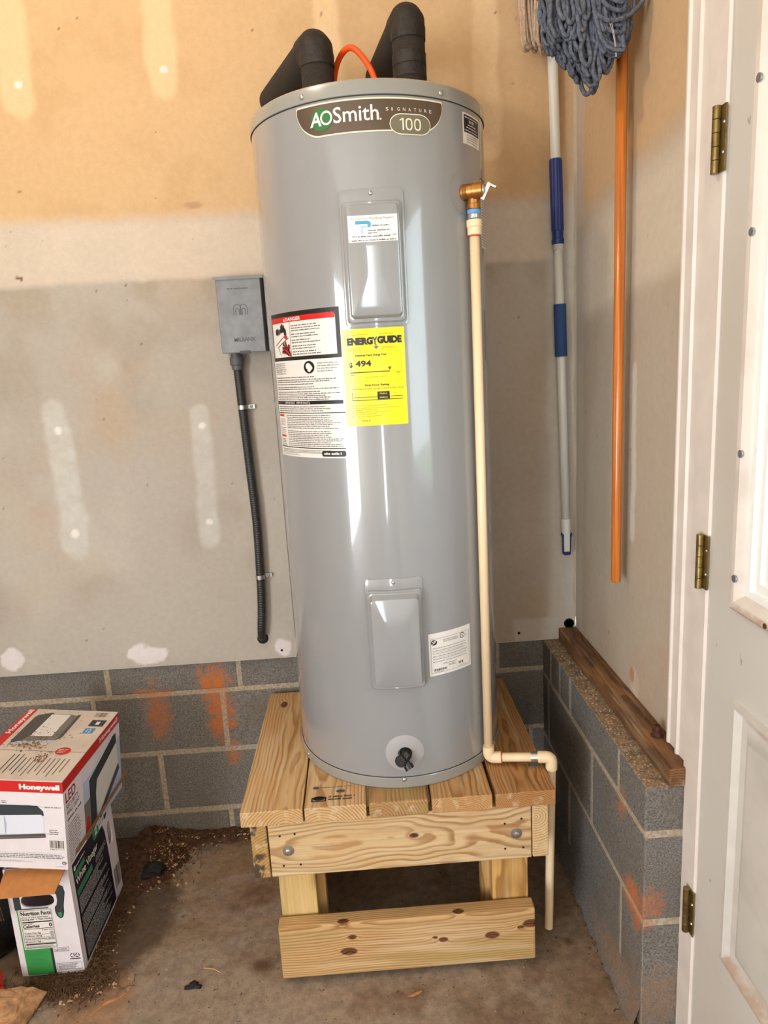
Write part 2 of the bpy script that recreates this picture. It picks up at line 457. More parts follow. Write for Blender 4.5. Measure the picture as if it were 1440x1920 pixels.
class Print:
    """flat print laid on a surface; u to the right, v downwards, both 0..1; fn(u, v, off) -> point"""
    def __init__(s, fn, ncol=1): s.fn, s.ncol, s.mb, s.mats = fn, ncol, MB(), []
    def mi(s, m):
        if m not in s.mats: s.mats.append(m)
        return s.mats.index(m)
    def rect(s, u0, v0, u1, v1, m, L=1):
        n = max(1, math.ceil(abs(u1 - u0) * s.ncol)); V = []
        for k in range(n + 1):
            u = u0 + (u1 - u0) * k / n; V += [s.fn(u, v1, L), s.fn(u, v0, L)]
        s.mb.add(V, [(2 * k, 2 * k + 2, 2 * k + 3, 2 * k + 1) for k in range(n)], s.mi(m)); return s
    def frame(s, u0, v0, u1, v1, t, m, L=1, tv=None):
        tv = tv or t
        s.rect(u0, v0, u1, v0 + tv, m, L); s.rect(u0, v1 - tv, u1, v1, m, L)
        s.rect(u0, v0 + tv, u0 + t, v1 - tv, m, L); s.rect(u1 - t, v0 + tv, u1, v1 - tv, m, L); return s
    def tri(s, T, m, L):
        """triangles in (u, v), sliced into strips so that they follow a curved surface"""
        mi = s.mi(m)
        for t in T:
            if s.ncol <= 1: s.mb.add([s.fn(u, v, L) for u, v in t], [(0, 1, 2)], mi); continue
            lo, hi = min(q[0] for q in t), max(q[0] for q in t)
            for k in range(math.floor(lo * s.ncol), math.floor(hi * s.ncol - 1e-9) + 1):
                pg = list(t)
                for (lim, sg) in ((k / s.ncol, 1), ((k + 1) / s.ncol, -1)):
                    out = []
                    for i in range(len(pg)):
                        A, B = pg[i], pg[(i + 1) % len(pg)]; da, db = (A[0] - lim) * sg, (B[0] - lim) * sg
                        if da >= 0: out.append(A)
                        if (da > 0 > db) or (da < 0 < db):
                            w_ = da / (da - db); out.append((A[0] + (B[0] - A[0]) * w_, A[1] + (B[1] - A[1]) * w_))
                    pg = out
                    if len(pg) < 3: break
                if len(pg) >= 3: s.mb.add([s.fn(u, v, L) for u, v in pg], [tuple(range(len(pg)))], mi)
        return s
    def poly(s, pts, m, L=1):
        T = geometry.tessellate_polygon([[Vector((p[0], p[1], 0)) for p in pts]])
        return s.tri([[(pts[i][0], pts[i][1]) for i in t] for t in T], m, L)
    def ell(s, cu, cv, ru, rv, m, L=1, n=24):
        return s.poly([(cu + ru * math.cos(2 * math.pi * k / n), cv + rv * math.sin(2 * math.pi * k / n)) for k in range(n)], m, L)
    def line(s, a, b, t, m, L=1, asp=1.0):
        dx, dy = b[0] - a[0], (b[1] - a[1]) / asp; l = math.hypot(dx, dy) or 1; nx, ny = -dy / l * t / 2, dx / l * t / 2 * asp
        return s.poly([(a[0] + nx, a[1] + ny), (b[0] + nx, b[1] + ny), (b[0] - nx, b[1] - ny), (a[0] - nx, a[1] - ny)], m, L)
    def text(s, t, u0, v0, u1, v1, m, L=2, bold=0.0, shear=0.0):
        V, F = text_geo(t, bold)
        P_ = [(u0 + (u1 - u0) * (x + shear * (y - .5)), v1 + (v0 - v1) * y) for x, y in V]
        if s.ncol > 1 and (u1 - u0) * s.ncol > 1.2:
            return s.tri([[P_[f[0]], P_[f[i]], P_[f[i + 1]]] for f in F for i in range(1, len(f) - 1)], m, L)
        s.mb.add([s.fn(u, v, L) for u, v in P_], F, s.mi(m)); return s
    def vtext(s, t, u0, v0, u1, v1, m, L=2, bold=0.0):
        """text running up the sheet"""
        V, F = text_geo(t, bold)
        s.mb.add([s.fn(u0 + (u1 - u0) * (1 - y), v1 + (v0 - v1) * x, L) for x, y in V], F, s.mi(m)); return s
    def words(s, u0, v0, u1, v1, rows, m, L=1, seed=0, fill=.62, wl=.10, ragged=.25):
        """rows of small print: words built from letter-sized strokes"""
        rn = random.Random(seed); h = (v1 - v0) / rows; mi = s.mi(m)
        pu = (s.fn(.51, .5, 0) - s.fn(.5, .5, 0)).length / .01; pv = (s.fn(.5, .51, 0) - s.fn(.5, .5, 0)).length / .01
        cw = max(h * fill * pv * .62 / pu, .003)
        for i in range(rows):
            end = u1 - (u1 - u0) * ragged * rn.random() * (1 if i % 3 else 1.4); u = u0; vb = v0 + h * i + h * (1 + fill) * .5
            left = rn.randint(2, 8)
            while u < end - cw:
                if left == 0: u += cw * .9; left = rn.randint(2, 9); continue
                left -= 1; t = rn.random(); top = vb - h * fill * (1.0 if t < .35 else .72); w_ = cw * rn.uniform(.62, .86)
                s.mb.add([s.fn(u, vb, L), s.fn(u + w_, vb, L), s.fn(u + w_, top, L), s.fn(u, top, L)], [(0, 1, 2, 3)], mi); u += cw
        return s
    def bars(s, u0, v0, u1, v1, n, m, L=1, seed=0):
        rn = random.Random(seed); x = u0; st = (u1 - u0) / n
        for k in range(n): s.rect(u0 + st * k, v0, u0 + st * (k + rn.choice((.3, .45, .7))), v1, m, L)
        return s
    def build(s, name, parent, local=False):
        return s.mb.build(name, [M[k] for k in s.mats], parent, local)

def plane_fn(O, U, V, step=.0005):
    O, U, V = Vector(O), Vector(U), Vector(V); N = U.cross(-V).normalized()
    return lambda u, v, L: O + U * u + V * v + N * (L * step)

# ================================================================== SETTING
BACK_Y, RIGHT_X, FLOOR = 2.035, .642, -.015
TAN, GRAY, MUD = (210, 178, 138), (180, 172, 163), (222, 214, 204)

def back_col(x, z):
    wx = x + .012 * (vnoise(x * 14, z * 14, 1) - .5); wz = z + .012 * (vnoise(x * 14, z * 14, 2) - .5)
    big = vnoise(x * 2.2, z * 2.2, 3); med = vnoise(x * 9, z * 9, 4)
    c = np.ones(x.shape + (3,)) * np.array(lin(GRAY))
    c = mixc(c, (182, 162, 140), sstep(big, .42, .62) * .75)
    c = mixc(c, (160, 148, 132), sstep(vnoise(x * 5, z * 5, 31), .55, .75) * .4)
    c = mixc(c, (192, 186, 176), sstep(vnoise(x * 4 + 9, z * 3, 32), .55, .72) * .5)
    c = mixc(c, TAN, sstep(wz, 1.86, 1.90))
    c = mixc(c, (196, 160, 118), sstep(wz, 1.86, 1.90) * sstep(med, .5, .75) * .35)
    # taped horizontal seam
    seam = sstep(wz + .012 * (big - .5), 1.712, 1.732) * sstep(wz + .02 * (big - .5), 1.912, 1.856)
    c = mixc(c, (214, 200, 184), seam * (.62 + .38 * med))
    c = mixc(c, (168, 156, 138), sstep(wz, 1.62, 1.70) * sstep(wz, 1.722, 1.714) * sstep(med, .42, .6) * .7)
    # right-hand corner tape, feathered
    ct = sstep(wx + .02 * (big - .5), .545, .575)
    c = mixc(c, (206, 202, 194), ct * .85 * sstep(wz, 2.1, 1.7))
    c = mixc(c, (214, 184, 146), ct * .5 * sstep(wz, 1.9, 2.1))
    c = mixc(c, (206, 202, 196), sstep(wz, .665, .65) * sstep(wx, .44, .455) * .8)
    c = mixc(c, (170, 150, 130), sstep(wx, .30, .36) * sstep(wx, .56, .52) * sstep(wz, 1.5, 1.2) * .5)  # heater's shadow painted into the wall on its right, stronger low down
    strips = [(-.866, 1.375, -.857, .985, .036, .040), (-.452, 1.35, -.466, .985, .026, .034), (-.815, 2.7, -.838, 2.19, .040, .044), (-.448, 2.7, -.453, 2.215, .040, .040), (-.02, 2.9, -.01, 1.96, .035, .035), (.40, 2.9, .40, 2.02, .035, .035)]
    for i, (a, b, d, e, ra, rb) in enumerate(strips):
        q = capsule(wx + .01 * (med - .5), wz, a, b, d, e, ra, rb)
        warm = i >= 2
        c = mixc(c, (232, 204, 164) if warm else (206, 206, 202), sstep(q + .5 * (vnoise(x * 22, z * 14, 50 + i) - .5), 1.25, .70) * (.75 if warm else (.35 + .55 * vnoise(x * 25, z * 40, 8 + i))))
    for (a, b, r) in [(-.862, 1.325, .011), (-.857, 1.02, .013), (-.452, 1.315, .010), (-.462, 1.03, .010), (-.45, 2.245, .010), (-.828, 2.225, .010)]:
        c = mixc(c, (230, 226, 220), sstep(np.hypot(wx - a, z - b), r * 1.15, r * .8))
    for (a, b, ra, rb) in [(-1.10, .635, .042, .035), (-.70, .625, .058, .034), (-.275, .618, .026, .032)]:
        q = np.hypot((wx - a) / ra, (wz - b) / rb) + 1.1 * (vnoise(x * 30, z * 30, 77) - .5)
        c = mixc(c, (226, 218, 220), sstep(q, 1.08, .85) * .85)
    # dark scuffs and insect specks
    rn = random.Random(5)
    for k in range(60):
        a, b = rn.uniform(-1.2, .5), rn.uniform(.62, 2.4); L_ = rn.uniform(.002, .007); an = rn.uniform(0, 3.1)
        q = capsule(x, z, a, b, a + L_ * math.cos(an), b + L_ * math.sin(an), .0016, .0012)
        c = mixc(c, (96, 70, 52), sstep(q, 1.8, .7) * rn.uniform(.4, .9))
    q = capsule(x, z, -.912, 1.748, -.897, 1.742, .0035, .0035); c = mixc(c, (110, 76, 50), sstep(q, 1.3, .8))
    c = mixc(c, (176, 138, 104), sstep(np.hypot((wx + .41) / .03, (wz - 1.91) / .008) + .6 * (vnoise(x * 90, z * 90, 3) - .5), 1.1, .8) * .6)
    return c

xs = np.concatenate([np.linspace(-2.7, -1.3, 12)[:-1], np.arange(-1.3, RIGHT_X + .001, .0055), [RIGHT_X]])
zs = np.concatenate([np.arange(.585, 2.42, .0055), np.linspace(2.44, 2.86, 5)])
wb = grid_wall('wall_back', xs, zs, lambda u, v: np.stack([u, np.full_like(u, BACK_Y), v], -1), back_col, M['drywall'])
tag(wb, 'unpainted tan and grey drywall with patched joints behind the heater', 'wall', kind='structure')
# cut lower edge of the sheet
e = MB().box((-2.7, BACK_Y + .0005, .584), (.60, BACK_Y + .013, .5849)).build('sheet_edge', simple('gypsum_edge', (214, 208, 198), .9), wb)

def right_col(y, z):
    wy = y + .014 * (vnoise(y * 12, z * 12, 21) - .5); wz = z + .014 * (vnoise(y * 12, z * 12, 22) - .5)
    big = vnoise(y * 3, z * 1.6, 23); med = vnoise(y * 10, z * 8, 24)
    c = np.ones(y.shape + (3,)) * np.array(lin((186, 172, 154)))
    c = mixc(c, (176, 156, 134), sstep(big, .4, .65) * .6)
    d = wz + .10 * (wy - 1.4)
    c = mixc(c, (200, 168, 130), sstep(d, 1.84, 1.92))
    c = mixc(c, (214, 200, 180), sstep(d, 1.58, 1.64) * sstep(d, 1.90, 1.80) * .8)
    c = mixc(c, (196, 188, 176), sstep(wy, 1.955, 1.985) * .7)
    q = capsule(wy, wz, 1.60, 1.42, 1.60, 1.02, .014, .016); c = mixc(c, (212, 206, 194), sstep(q, 1.2, .7) * .8)
    q = np.hypot((wy - 1.565) / .03, (wz - .655) / .04) + .8 * (med - .5); c = mixc(c, (206, 190, 170), sstep(q, 1.1, .8) * .9)
    q = np.hypot((wy - 1.585) / .014, (wz - .665) / .022) + .8 * (med - .5); c = mixc(c, (184, 122, 76), sstep(q, 1.1, .7) * .8)
    c = mixc(c, (188, 156, 132), sstep(med, .55, .7) * sstep(wz, 1.1, .8) * .35)
    rn = random.Random(9)
    for k in range(30):
        a, b = rn.uniform(1.36, 2.0), rn.uniform(.65, 2.2)
        c = mixc(c, (110, 84, 62), sstep(capsule(y, z, a, b, a + rn.uniform(-.003, .003), b - rn.uniform(.002, .012), .0012, .001), 1.8, .7) * rn.uniform(.3, .8))
    return c
ys = np.arange(1.30, BACK_Y + .001, .006); zs2 = np.concatenate([np.arange(.615, 2.40, .006), np.linspace(2.41, 2.86, 5)])
wr = grid_wall('wall_right', ys, zs2, lambda u, v: np.stack([np.full_like(u, RIGHT_X), u, v], -1)[:, ::-1], lambda u, v: right_col(u, v)[:, ::-1], M['drywall'])
tag(wr, 'tan and grey drywall beside the white door', 'wall', kind='structure')

# rest of the garage shell (plain), openings where the daylight comes in
gm = simple('plain_garage_drywall', (196, 180, 156), .85, var=.06, vscale=3)
def shell(name, boxes, label, cat, mat=gm):
    mb = MB()
    for b in boxes: mb.box(*b)
    return tag(mb.build(name, mat), label, cat, kind='structure')
shell('wall_left', [((-2.8, -1.40, FLOOR), (-2.7, 2.1, 2.86)), ((-2.8, -3.6, FLOOR), (-2.7, -3.40, 2.86)), ((-2.8, -3.40, 2.15), (-2.7, -1.40, 2.86))], 'plain garage wall with open doorway on the left', 'wall')
shell('wall_front', [((-2.7, -3.6, FLOOR), (-.345, -3.5, 2.86)), ((-.135, -3.6, FLOOR), (.75, -3.5, 2.86)), ((-.345, -3.6, 2.80), (-.135, -3.5, 2.86))], 'plain garage wall behind the photographer', 'wall')
shell('wall_right_rear', [((RIGHT_X, -3.5, FLOOR), (.75, .22, 2.86)), ((RIGHT_X + .005, .22, 2.06), (.75, 1.30, 2.86)), ((RIGHT_X + .012, 1.30, .63), (.75, 2.1, 2.86))], 'plain garage wall around the door', 'wall')
shell('ceiling', [((-2.8, -3.6, 2.86), (.75, 2.15, 2.92))], 'pale garage ceiling', 'ceiling', M['shop_white'])
shell('ground', [((.80, -8, -.20), (9, 9, -.12))], 'pale ground outside the door', 'ground', simple('outdoor_ground', (150, 160, 120), .9, var=.15, vscale=2))

def floor_col(x, y):
    big = vnoise(x * 3.0, y * 3.0, 41); med = vnoise(x * 8, y * 8, 42); f = vnoise(x * 40, y * 40, 43)
    streak = vnoise(x * 6 + y * 3, y * 22, 44)
    c = np.ones(x.shape + (3,)) * np.array(lin((150, 133, 117)))
    c = mixc(c, (132, 106, 80), sstep(big, .42, .66) * .75)
    c = mixc(c, (152, 138, 126), sstep(streak, .52, .72) * .55)
    c = mixc(c, (104, 74, 52), sstep(med, .56, .72) * .45)
    c = mixc(c, (120, 92, 62), sstep(x, .30, .44) * .45)
    c = mixc(c, (170, 120, 84), sstep(np.hypot((x + .72) / .1, (y - 1.44) / .12) + (med - .5), 1.1, .5) * .5)
    c = mixc(c, (78, 50, 34), sstep(np.hypot((x + .33) / .045, (y - 1.50) / .03) + 1.2 * (med - .5), 1.1, .3) * .8)
    c = mixc(c, (84, 58, 40), sstep(np.hypot((x - .455) / .02, (y - 1.50) / .02) + (f - .5), 1.1, .3) * .7)
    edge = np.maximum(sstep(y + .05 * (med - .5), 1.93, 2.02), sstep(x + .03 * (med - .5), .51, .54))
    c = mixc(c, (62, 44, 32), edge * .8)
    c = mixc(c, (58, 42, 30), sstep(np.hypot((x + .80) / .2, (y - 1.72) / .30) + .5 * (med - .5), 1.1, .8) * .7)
    return c
fx = np.concatenate([np.linspace(-2.8, -1.3, 6)[:-1], np.arange(-1.3, .81, .007)])
fy = np.concatenate([np.linspace(-3.6, .9, 10)[:-1], np.arange(.9, 2.12, .007)])
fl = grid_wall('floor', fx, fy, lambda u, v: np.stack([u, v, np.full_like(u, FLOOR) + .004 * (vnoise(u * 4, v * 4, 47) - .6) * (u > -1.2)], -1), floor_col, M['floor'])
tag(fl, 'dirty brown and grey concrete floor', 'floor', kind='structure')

# ---- concrete block courses
def block(x0, x1, y0, y1, z0, z1, parent, rn):
    key = (round(x1 - x0, 3), round(y1 - y0, 3), round(z1 - z0, 3))
    if key not in _bc:
        _bc[key] = bevel_box(*key, .0035, 2); _bc[key].materials.append(M['block'])
    o = bpy.data.objects.new('concrete_block', _bc[key]); COL.objects.link(o)
    o.location = ((x0 + x1) / 2 + rn.uniform(-.0007, .0007), (y0 + y1) / 2 + rn.uniform(-.0015, .0015), (z0 + z1) / 2)
    attach(o, parent)
rn = random.Random(2)
J = .007
lw = MB().box((-2.7, 2.0500, FLOOR), (.60, 2.16, .605)).build('wall_back_lower', M['mortar'])
tag(lw, 'low grey concrete block wall under the back drywall', 'wall', kind='structure')
for (z0, z1, jx) in [(-.06, .070, (-1.31, -.90, -.497, -.09, .31, .55)), (.070, .281, (-1.51, -1.108, -.702, -.296, .11, .50, .55)), (.281, .484, (-1.30, -.888, -.482, -.079, .327, .55)), (.484, .69, (-1.24, -.832, -.424, -.013, .393, .55))]:
    zz1 = min(z1, .60)
    for a, b in zip(jx[:-1], jx[1:]):
        if b - a > .03: block(a + J, b - J, 2.048, 2.15, max(z0 + J, FLOOR), zz1 - (J if z1 < .6 else 0), lw, rn)

rw = MB().box((.5418, 1.2518, FLOOR), (.70, 2.10, .578)).build('wall_right_lower', M['mortar'])
tag(rw, 'low grey concrete block wall between the stand and the door', 'wall', kind='structure')
for (z0, z1, jy) in [(-.06, .258, (1.25, 1.375, 1.77, 2.05)), (.258, .470, (1.25, 1.578, 1.98, 2.05)), (.470, .580, (1.25, 1.40, 1.762, 1.862, 1.955, 2.05))]:
    for a, b in zip(jy[:-1], jy[1:]):
        if b - a > .03: block(.54, .695, a + (J if a > 1.26 else 0), b - J, max(z0 + J, FLOOR), z1 - (J if z1 < .5 else 0), rw, rn)
# parging lip at the foot of the side wall
lip = MB(); n_ = 40
V = []
for k in range(n_ + 1):
    y = 1.25 + (2.04 - 1.25) * k / n_; q = .012 * math.sin(k * 1.7) * math.sin(k * .61)
    V += [(.541, y, .055 + q * .6), (.531, y, .02 + q), (.518 + q * .5, y, FLOOR - .002)]
lip.add(V, [(3 * k + a, 3 * k + a + 1, 3 * k + a + 4, 3 * k + a + 3) for k in range(n_) for a in (0, 1)])
lip.build('parging', M['block'], rw, smooth=True)
lump = MB(); rl = random.Random(8)
for k in range(260):
    y = rl.uniform(1.26, 2.02); x = rl.uniform(.545, .585); s_ = rl.uniform(.0006, .0019)
    lump.box((x - s_, y - s_ * 1.4, .577), (x + s_, y + s_ * 1.4, .580 + s_ * .7))
tag(lump.build('mortar_crumbs', simple('pale_mortar_crumbs', (190, 164, 134), .95, var=.2, vscale=80), rw), kind='stuff')

# sill plate
sp = link('sill_plate', bevel_box(.805, .07, .04, .003, 2), wood('weathered_brown_plate', 77, (140, 98, 62), (92, 60, 36), 170, (.02, -.09), gray=.4))
sp.location = (.623, 1.2475 + .4025, .601); sp.rotation_euler = (0, 0, R(90))
tag(sp, 'weathered brown wooden sill plate lying on the side block wall', 'plank')
bt = MB(); bt.lathe([(0, .014), (.003, .0145), (.004, .011), (.014, .011), (.014, .0075), (.026, .0065)], (.616, 1.375, .621), (0, 0, 1), 8)
tag(autosmooth(bt.build('anchor_bolt', M['rust'])), 'rusty anchor bolt and nut on the brown sill plate', 'bolt')
st = MB(); st.lathe([(0, .016), (.003, .016), (.003, .012), (.0005, .010)], (.620, 2.0345, .634), (0, -1, 0), 18)  # dark shallow disc standing in for the shade of a hole
tag(st.build('corner_hole', M['screw_hole'], smooth=True), 'dark disc for a round hole in the wall corner at the end of the brown plate', 'pipe')
# rough tape ridge in the corner
rg = MB(); V = []
_zz = np.arange(.655, 2.6, .012)
for z in _zz:
    q = .004 * math.sin(z * 23) * math.sin(z * 7.1) + .002 * math.sin(z * 61)
    V += [(.642 - .007 - q * .5, 2.0348, z), (.642 - .002, 2.0325 - q * .2, z), (.6418, 2.035 - .006 + q * .5, z)]
rg.add(V, [(3 * k + a, 3 * k + a + 1, 3 * k + a + 4, 3 * k + a + 3) for k in range(len(_zz) - 1) for a in (0, 1)])
tag(rg.build('trim_4', simple('corner_joint_compound', (190, 176, 156), .9, var=.08, vscale=12), smooth=True), 'rough joint compound bead in the wall corner', 'trim', kind='structure')

# ---- door, jamb and casing
def prism_z(mb, prof, z0, z1, mi=0):
    n = len(prof); V = [(x, y, z0) for x, y in prof] + [(x, y, z1) for x, y in prof]
    F = [(i, (i + 1) % n, n + (i + 1) % n, n + i) for i in range(n)] + [tuple(range(n - 1, -1, -1)), tuple(range(n, 2 * n))]
    mb.add(V, F, mi)
cs = MB()
prism_z(cs, [(.643, 1.358), (.630, 1.358), (.626, 1.352), (.626, 1.347), (.630, 1.343), (.631, 1.318), (.627, 1.312), (.623, 1.306), (.623, 1.300), (.628, 1.296), (.629, 1.272), (.625, 1.266), (.625, 1.259), (.630, 1.256), (.643, 1.256)], .617, 2.14)
tag(autosmooth(cs.build('trim_1', M['trim_paint']), 25), 'white moulded door casing ending on the brown sill plate', 'trim', kind='structure')
jb = MB(); prism_z(jb, [(.70, 1.258), (.620, 1.258), (.620, 1.198), (.624, 1.194), (.70, 1.194)], FLOOR, 2.10)
jb.box((.620, .22, 2.06), (.70, 1.258, 2.10)); jb.box((.62, .20, FLOOR), (.70, .24, 2.10))
tag(jb.build('trim_2', M['trim_paint']), 'white door jamb beside the block wall end', 'trim', kind='structure')
pf = MB()
rp = random.Random(4); V = []
for k in range(60):
    z = FLOOR + (.58 - FLOOR) * k / 59; V += [(.6195, 1.2575, z), (.6165 + rp.uniform(-.003, .002), 1.2495, z)]
pf.add(V, [(2 * k, 2 * k + 1, 2 * k + 3, 2 * k + 2) for k in range(59)])
tag(pf.build('trim_3', M['trim_paint']), 'ragged white paint and caulk edge on the block end', 'trim', kind='structure')

DX = .6245
door = tag(MB().build('door_1', M['door_paint']) if False else bpy.data.objects.new('door_1', None), 'dirty white panelled entry door with a tall window', 'door', kind='structure')
COL.objects.link(door); door.location = (DX, 1.19, FLOOR)
sl = MB()
y0, y1 = .245, 1.189; wy0, wy1, wz0, wz1 = .375, 1.072, 1.045, 1.955
sl.box((DX, y0, wz0), (DX + .045, wy0, wz1)); sl.box((DX, wy1, wz0), (DX + .045, y1, wz1))
sl.box((DX, y0, wz1), (DX + .045, y1, 2.055)); sl.box((DX, y0, .852), (DX + .045, y1, wz0)); sl.box((DX, y0, FLOOR + .012), (DX + .045, y1, .321))
for a, b in ((y0, .345), (.69, .745), (1.091, y1)): sl.box((DX, a, .321), (DX + .045, b, .852))
sl.box((DX + .02, .345, .321), (DX + .045, .69, .852)); sl.box((DX + .02, .745, .321), (DX + .045, 1.091, .852))
sl.build('slab', M['door_paint'], door)
def rect_mould(name, ya, yb, za, zb, prof, mat, fill=False):
    """mitred moulding around a rectangle on the door face; prof = (inset, proud)"""
    mb = MB(); V = []
    for (i, pr) in prof:
        for (y, z) in ((yb - i, za + i), (ya + i, za + i), (ya + i, zb - i), (yb - i, zb - i)): V.append((DX - pr, y, z))
    F = []
    for k in range(len(prof) - 1):
        for c in range(4): F.append((4 * k + c, 4 * k + (c + 1) % 4, 4 * k + 4 + (c + 1) % 4, 4 * k + 4 + c))
    if fill: k = 4 * (len(prof) - 1); F.append((k, k + 1, k + 2, k + 3))
    mb.add(V, F); return mb.build(name, mat, door)
autosmooth(rect_mould('window_moulding', .343, 1.104, 1.014, 1.987, [(0, 0), (.002, .010), (.009, .016), (.020, .016), (.030, .009), (.034, .004), (.034, -.01)], M['mould_paint']), 30)
autosmooth(rect_mould('sash', .375, 1.072, 1.046, 1.955, [(0, .003), (.012, .003), (.013, -.003), (.030, -.003), (.031, -.008), (.046, -.008), (.047, -.022)], M['vinyl']), 30)
gl = MB().box((DX + .018, .415, 1.085), (DX + .022, 1.03, 1.915)).build('pane', M['glass'], door)
for z in (1.075, 1.284, 1.62, 1.83):
    c = MB(); c.tube([(DX - .0145, 1.083, z), (DX - .0175, 1.083, z)], .0065, 10); c.build('screw_plug', M['steel_dull'], door)
c = MB(); c.tube([(DX - .0145, .99, 1.027), (DX - .0175, .99, 1.027)], .0045, 8); c.build('screw_plug', M['rust'], door)
for (ya, yb) in ((.745, 1.091), (.345, .69)):
    autosmooth(rect_mould('lower_panel', ya, yb, .321, .852, [(0, 0), (.004, .007), (.012, .007), (.020, -.004), (.034, -.006), (.052, .004), (.058, .005), (.15, .005)], M['panel_paint'], True), 30)
for z in (.272, 1.018, 1.732):
    hg = empty('door_hinge', (.612, 1.2, z), {.272: 'aged brass door hinge beside the block wall, lowest of three', 1.018: 'aged brass door hinge at the middle of the door', 1.732: 'aged brass door hinge at the top of the door'}[z], 'hinge', group='door hinges')
    for k in range(5):
        kn = MB(); a = z + k * .0206; kn.lathe([(0, .0062), (.0006, .0068), (.0196, .0068), (.0202, .0062)], (.6115, 1.2085, a), (0, 0, 1), 14)
        autosmooth(kn.build('knuckle', M['hinge'], hg))
    MB().box((.6165, 1.189, z + .001), (.6195, 1.206, z + .102)).build('leaf', M['hinge'], hg)
    for q in (.03, .075):
        s_ = MB(); s_.lathe([(0, .003), (.0015, .002)], (.6164, 1.1935, z + q), (-1, 0, 0), 8); s_.build('screw', M['steel'], hg)

# ================================================================== STAND
stand = empty('heater_stand', (.038, 1.72, FLOOR), 'pine lumber stand carrying the grey water heater', 'stand')
def board(name, cx, cy, cz, lx, ly, lz, mat, axis='x', rough=.0025, parent=stand):
    """length lx along the local X axis"""
    o = link(name, bevel_box(lx, ly, lz, rough, 2), mat)
    o.location = (cx, cy, cz)
    if axis == 'y': o.rotation_euler = (0, 0, R(90))
    if axis == 'z': o.rotation_euler = (0, R(-90), R(90))
    attach(o, parent)
    return o
# deck boards run away from the camera
deck = [(-.328, -.184, dict(light=(218, 180, 128), dark=(176, 126, 74), pith=(-.03, -.05), freq=165, knots=[(.22, .02, .02, .011)])),
        (-.180, -.037, dict(light=(220, 184, 136), dark=(178, 128, 76), pith=(.03, -.06), freq=150)),
        (-.031, .107, dict(light=(188, 146, 98), dark=(150, 104, 60), pith=(.05, -.03), freq=150, green=.5)),
        (.115, .256, dict(light=(208, 162, 108), dark=(160, 112, 62), pith=(.0, -.05), freq=210)),
        (.264, .404, dict(light=(194, 142, 88), dark=(146, 98, 52), pith=(-.01, -.045), freq=230))]
for i, (a, b, kw) in enumerate(deck):
    board('deck_board', (a + b) / 2, 1.428 + .3, .451, .60, b - a, .038, wood('deck_pine_%d' % i, 10 + i, **kw), 'y', .004 if i == 2 else .002)
board('front_rail', .0395, 1.4565, .3605, .618, .038, .143, wood('rail_pine', 21, (222, 190, 144), (176, 130, 82), 150, (.075, .004), [(.03, -.019, .012, .007)], wav=.022), 'x')
for x, s_, kw in ((-.2915, 31, dict(light=(196, 156, 96), dark=(150, 106, 56), gray=.9)), (.370, 32, dict(light=(232, 200, 152), dark=(196, 150, 98), freq=150, pith=(.012, .035)))):
    board('side_joist', x, 1.4375 + .29, .3605, .58, .038, .143, wood('joist_pine_%d' % s_, s_, **kw), 'y')
board('rear_rail', .0395, 1.998, .3605, .618, .038, .143, wood('rear_pine', 33), 'x')
for x, y, s_ in ((-.2175, 1.4955, 41), (.303, 1.4955, 42), (-.2175, 1.96, 43), (.303, 1.96, 44)):
    hh = .36 - FLOOR if y < 1.6 else .43 - FLOOR
    board('leg', x, y, FLOOR + hh / 2, hh, .089, .038, wood('leg_pine_%d' % s_, s_, (226, 192, 128) if s_ != 42 else (228, 180, 108), (176, 128, 66), 110, (.0, -.12)), 'z')
    if y < 1.6: board('leg', x + (.02 if x < 0 else -.02), y + .039, FLOOR + hh / 2, hh, .089, .038, wood('leg_pine_b%d' % s_, s_ + 10, (206, 164, 104), (150, 106, 58), 120), 'z')
lbd = board('toe_board', .043, 1.4530, .0785, .622, .038, .145, wood('toe_pine', 61, (216, 176, 122), (172, 122, 72), 165, (-.07, .08),
      [(-.145, -.019, -.008, .0115), (.205, -.019, .006, .0105), (-.155, -.012, .070, .009), (.125, -.010, .072, .008), (-.135, -.019, .032, .0065), (.085, -.019, .004, .007), (.065, -.019, .012, .004), (.30, -.019, .030, .012), (.275, -.019, .022, .005)], green=.35), 'x', .004)
for x in (-.2415, .327):
    board('side_shade_board', x, 1.755, .0785, .39, .038, .145, wood('side_shade_pine%d' % (x > 0), 71 + (x > 0)), 'y')  # unseen side boards, added to keep light out from under the deck
board('rear_shade_board', .0395, 2.0, .0785, .56, .036, .145, wood('rear_shade_pine', 73), 'x')  # unseen rear board, likewise added to darken the underside
board('centre_shade_joist', .04, 1.727, .3605, .50, .038, .143, wood('centre_shade_pine', 74), 'y')  # unseen joist, added with the low boards to shade the space below
# galvanised bolts
for x in (-.226, .312):
    b_ = MB(); b_.lathe([(0, .0135), (.0015, .0135), (.002, .0085), (.006, .007), (.0075, .003)], (x, 1.4375, .357), (0, -1, 0), 18); autosmooth(b_.build('carriage_bolt', M['steel'], stand))
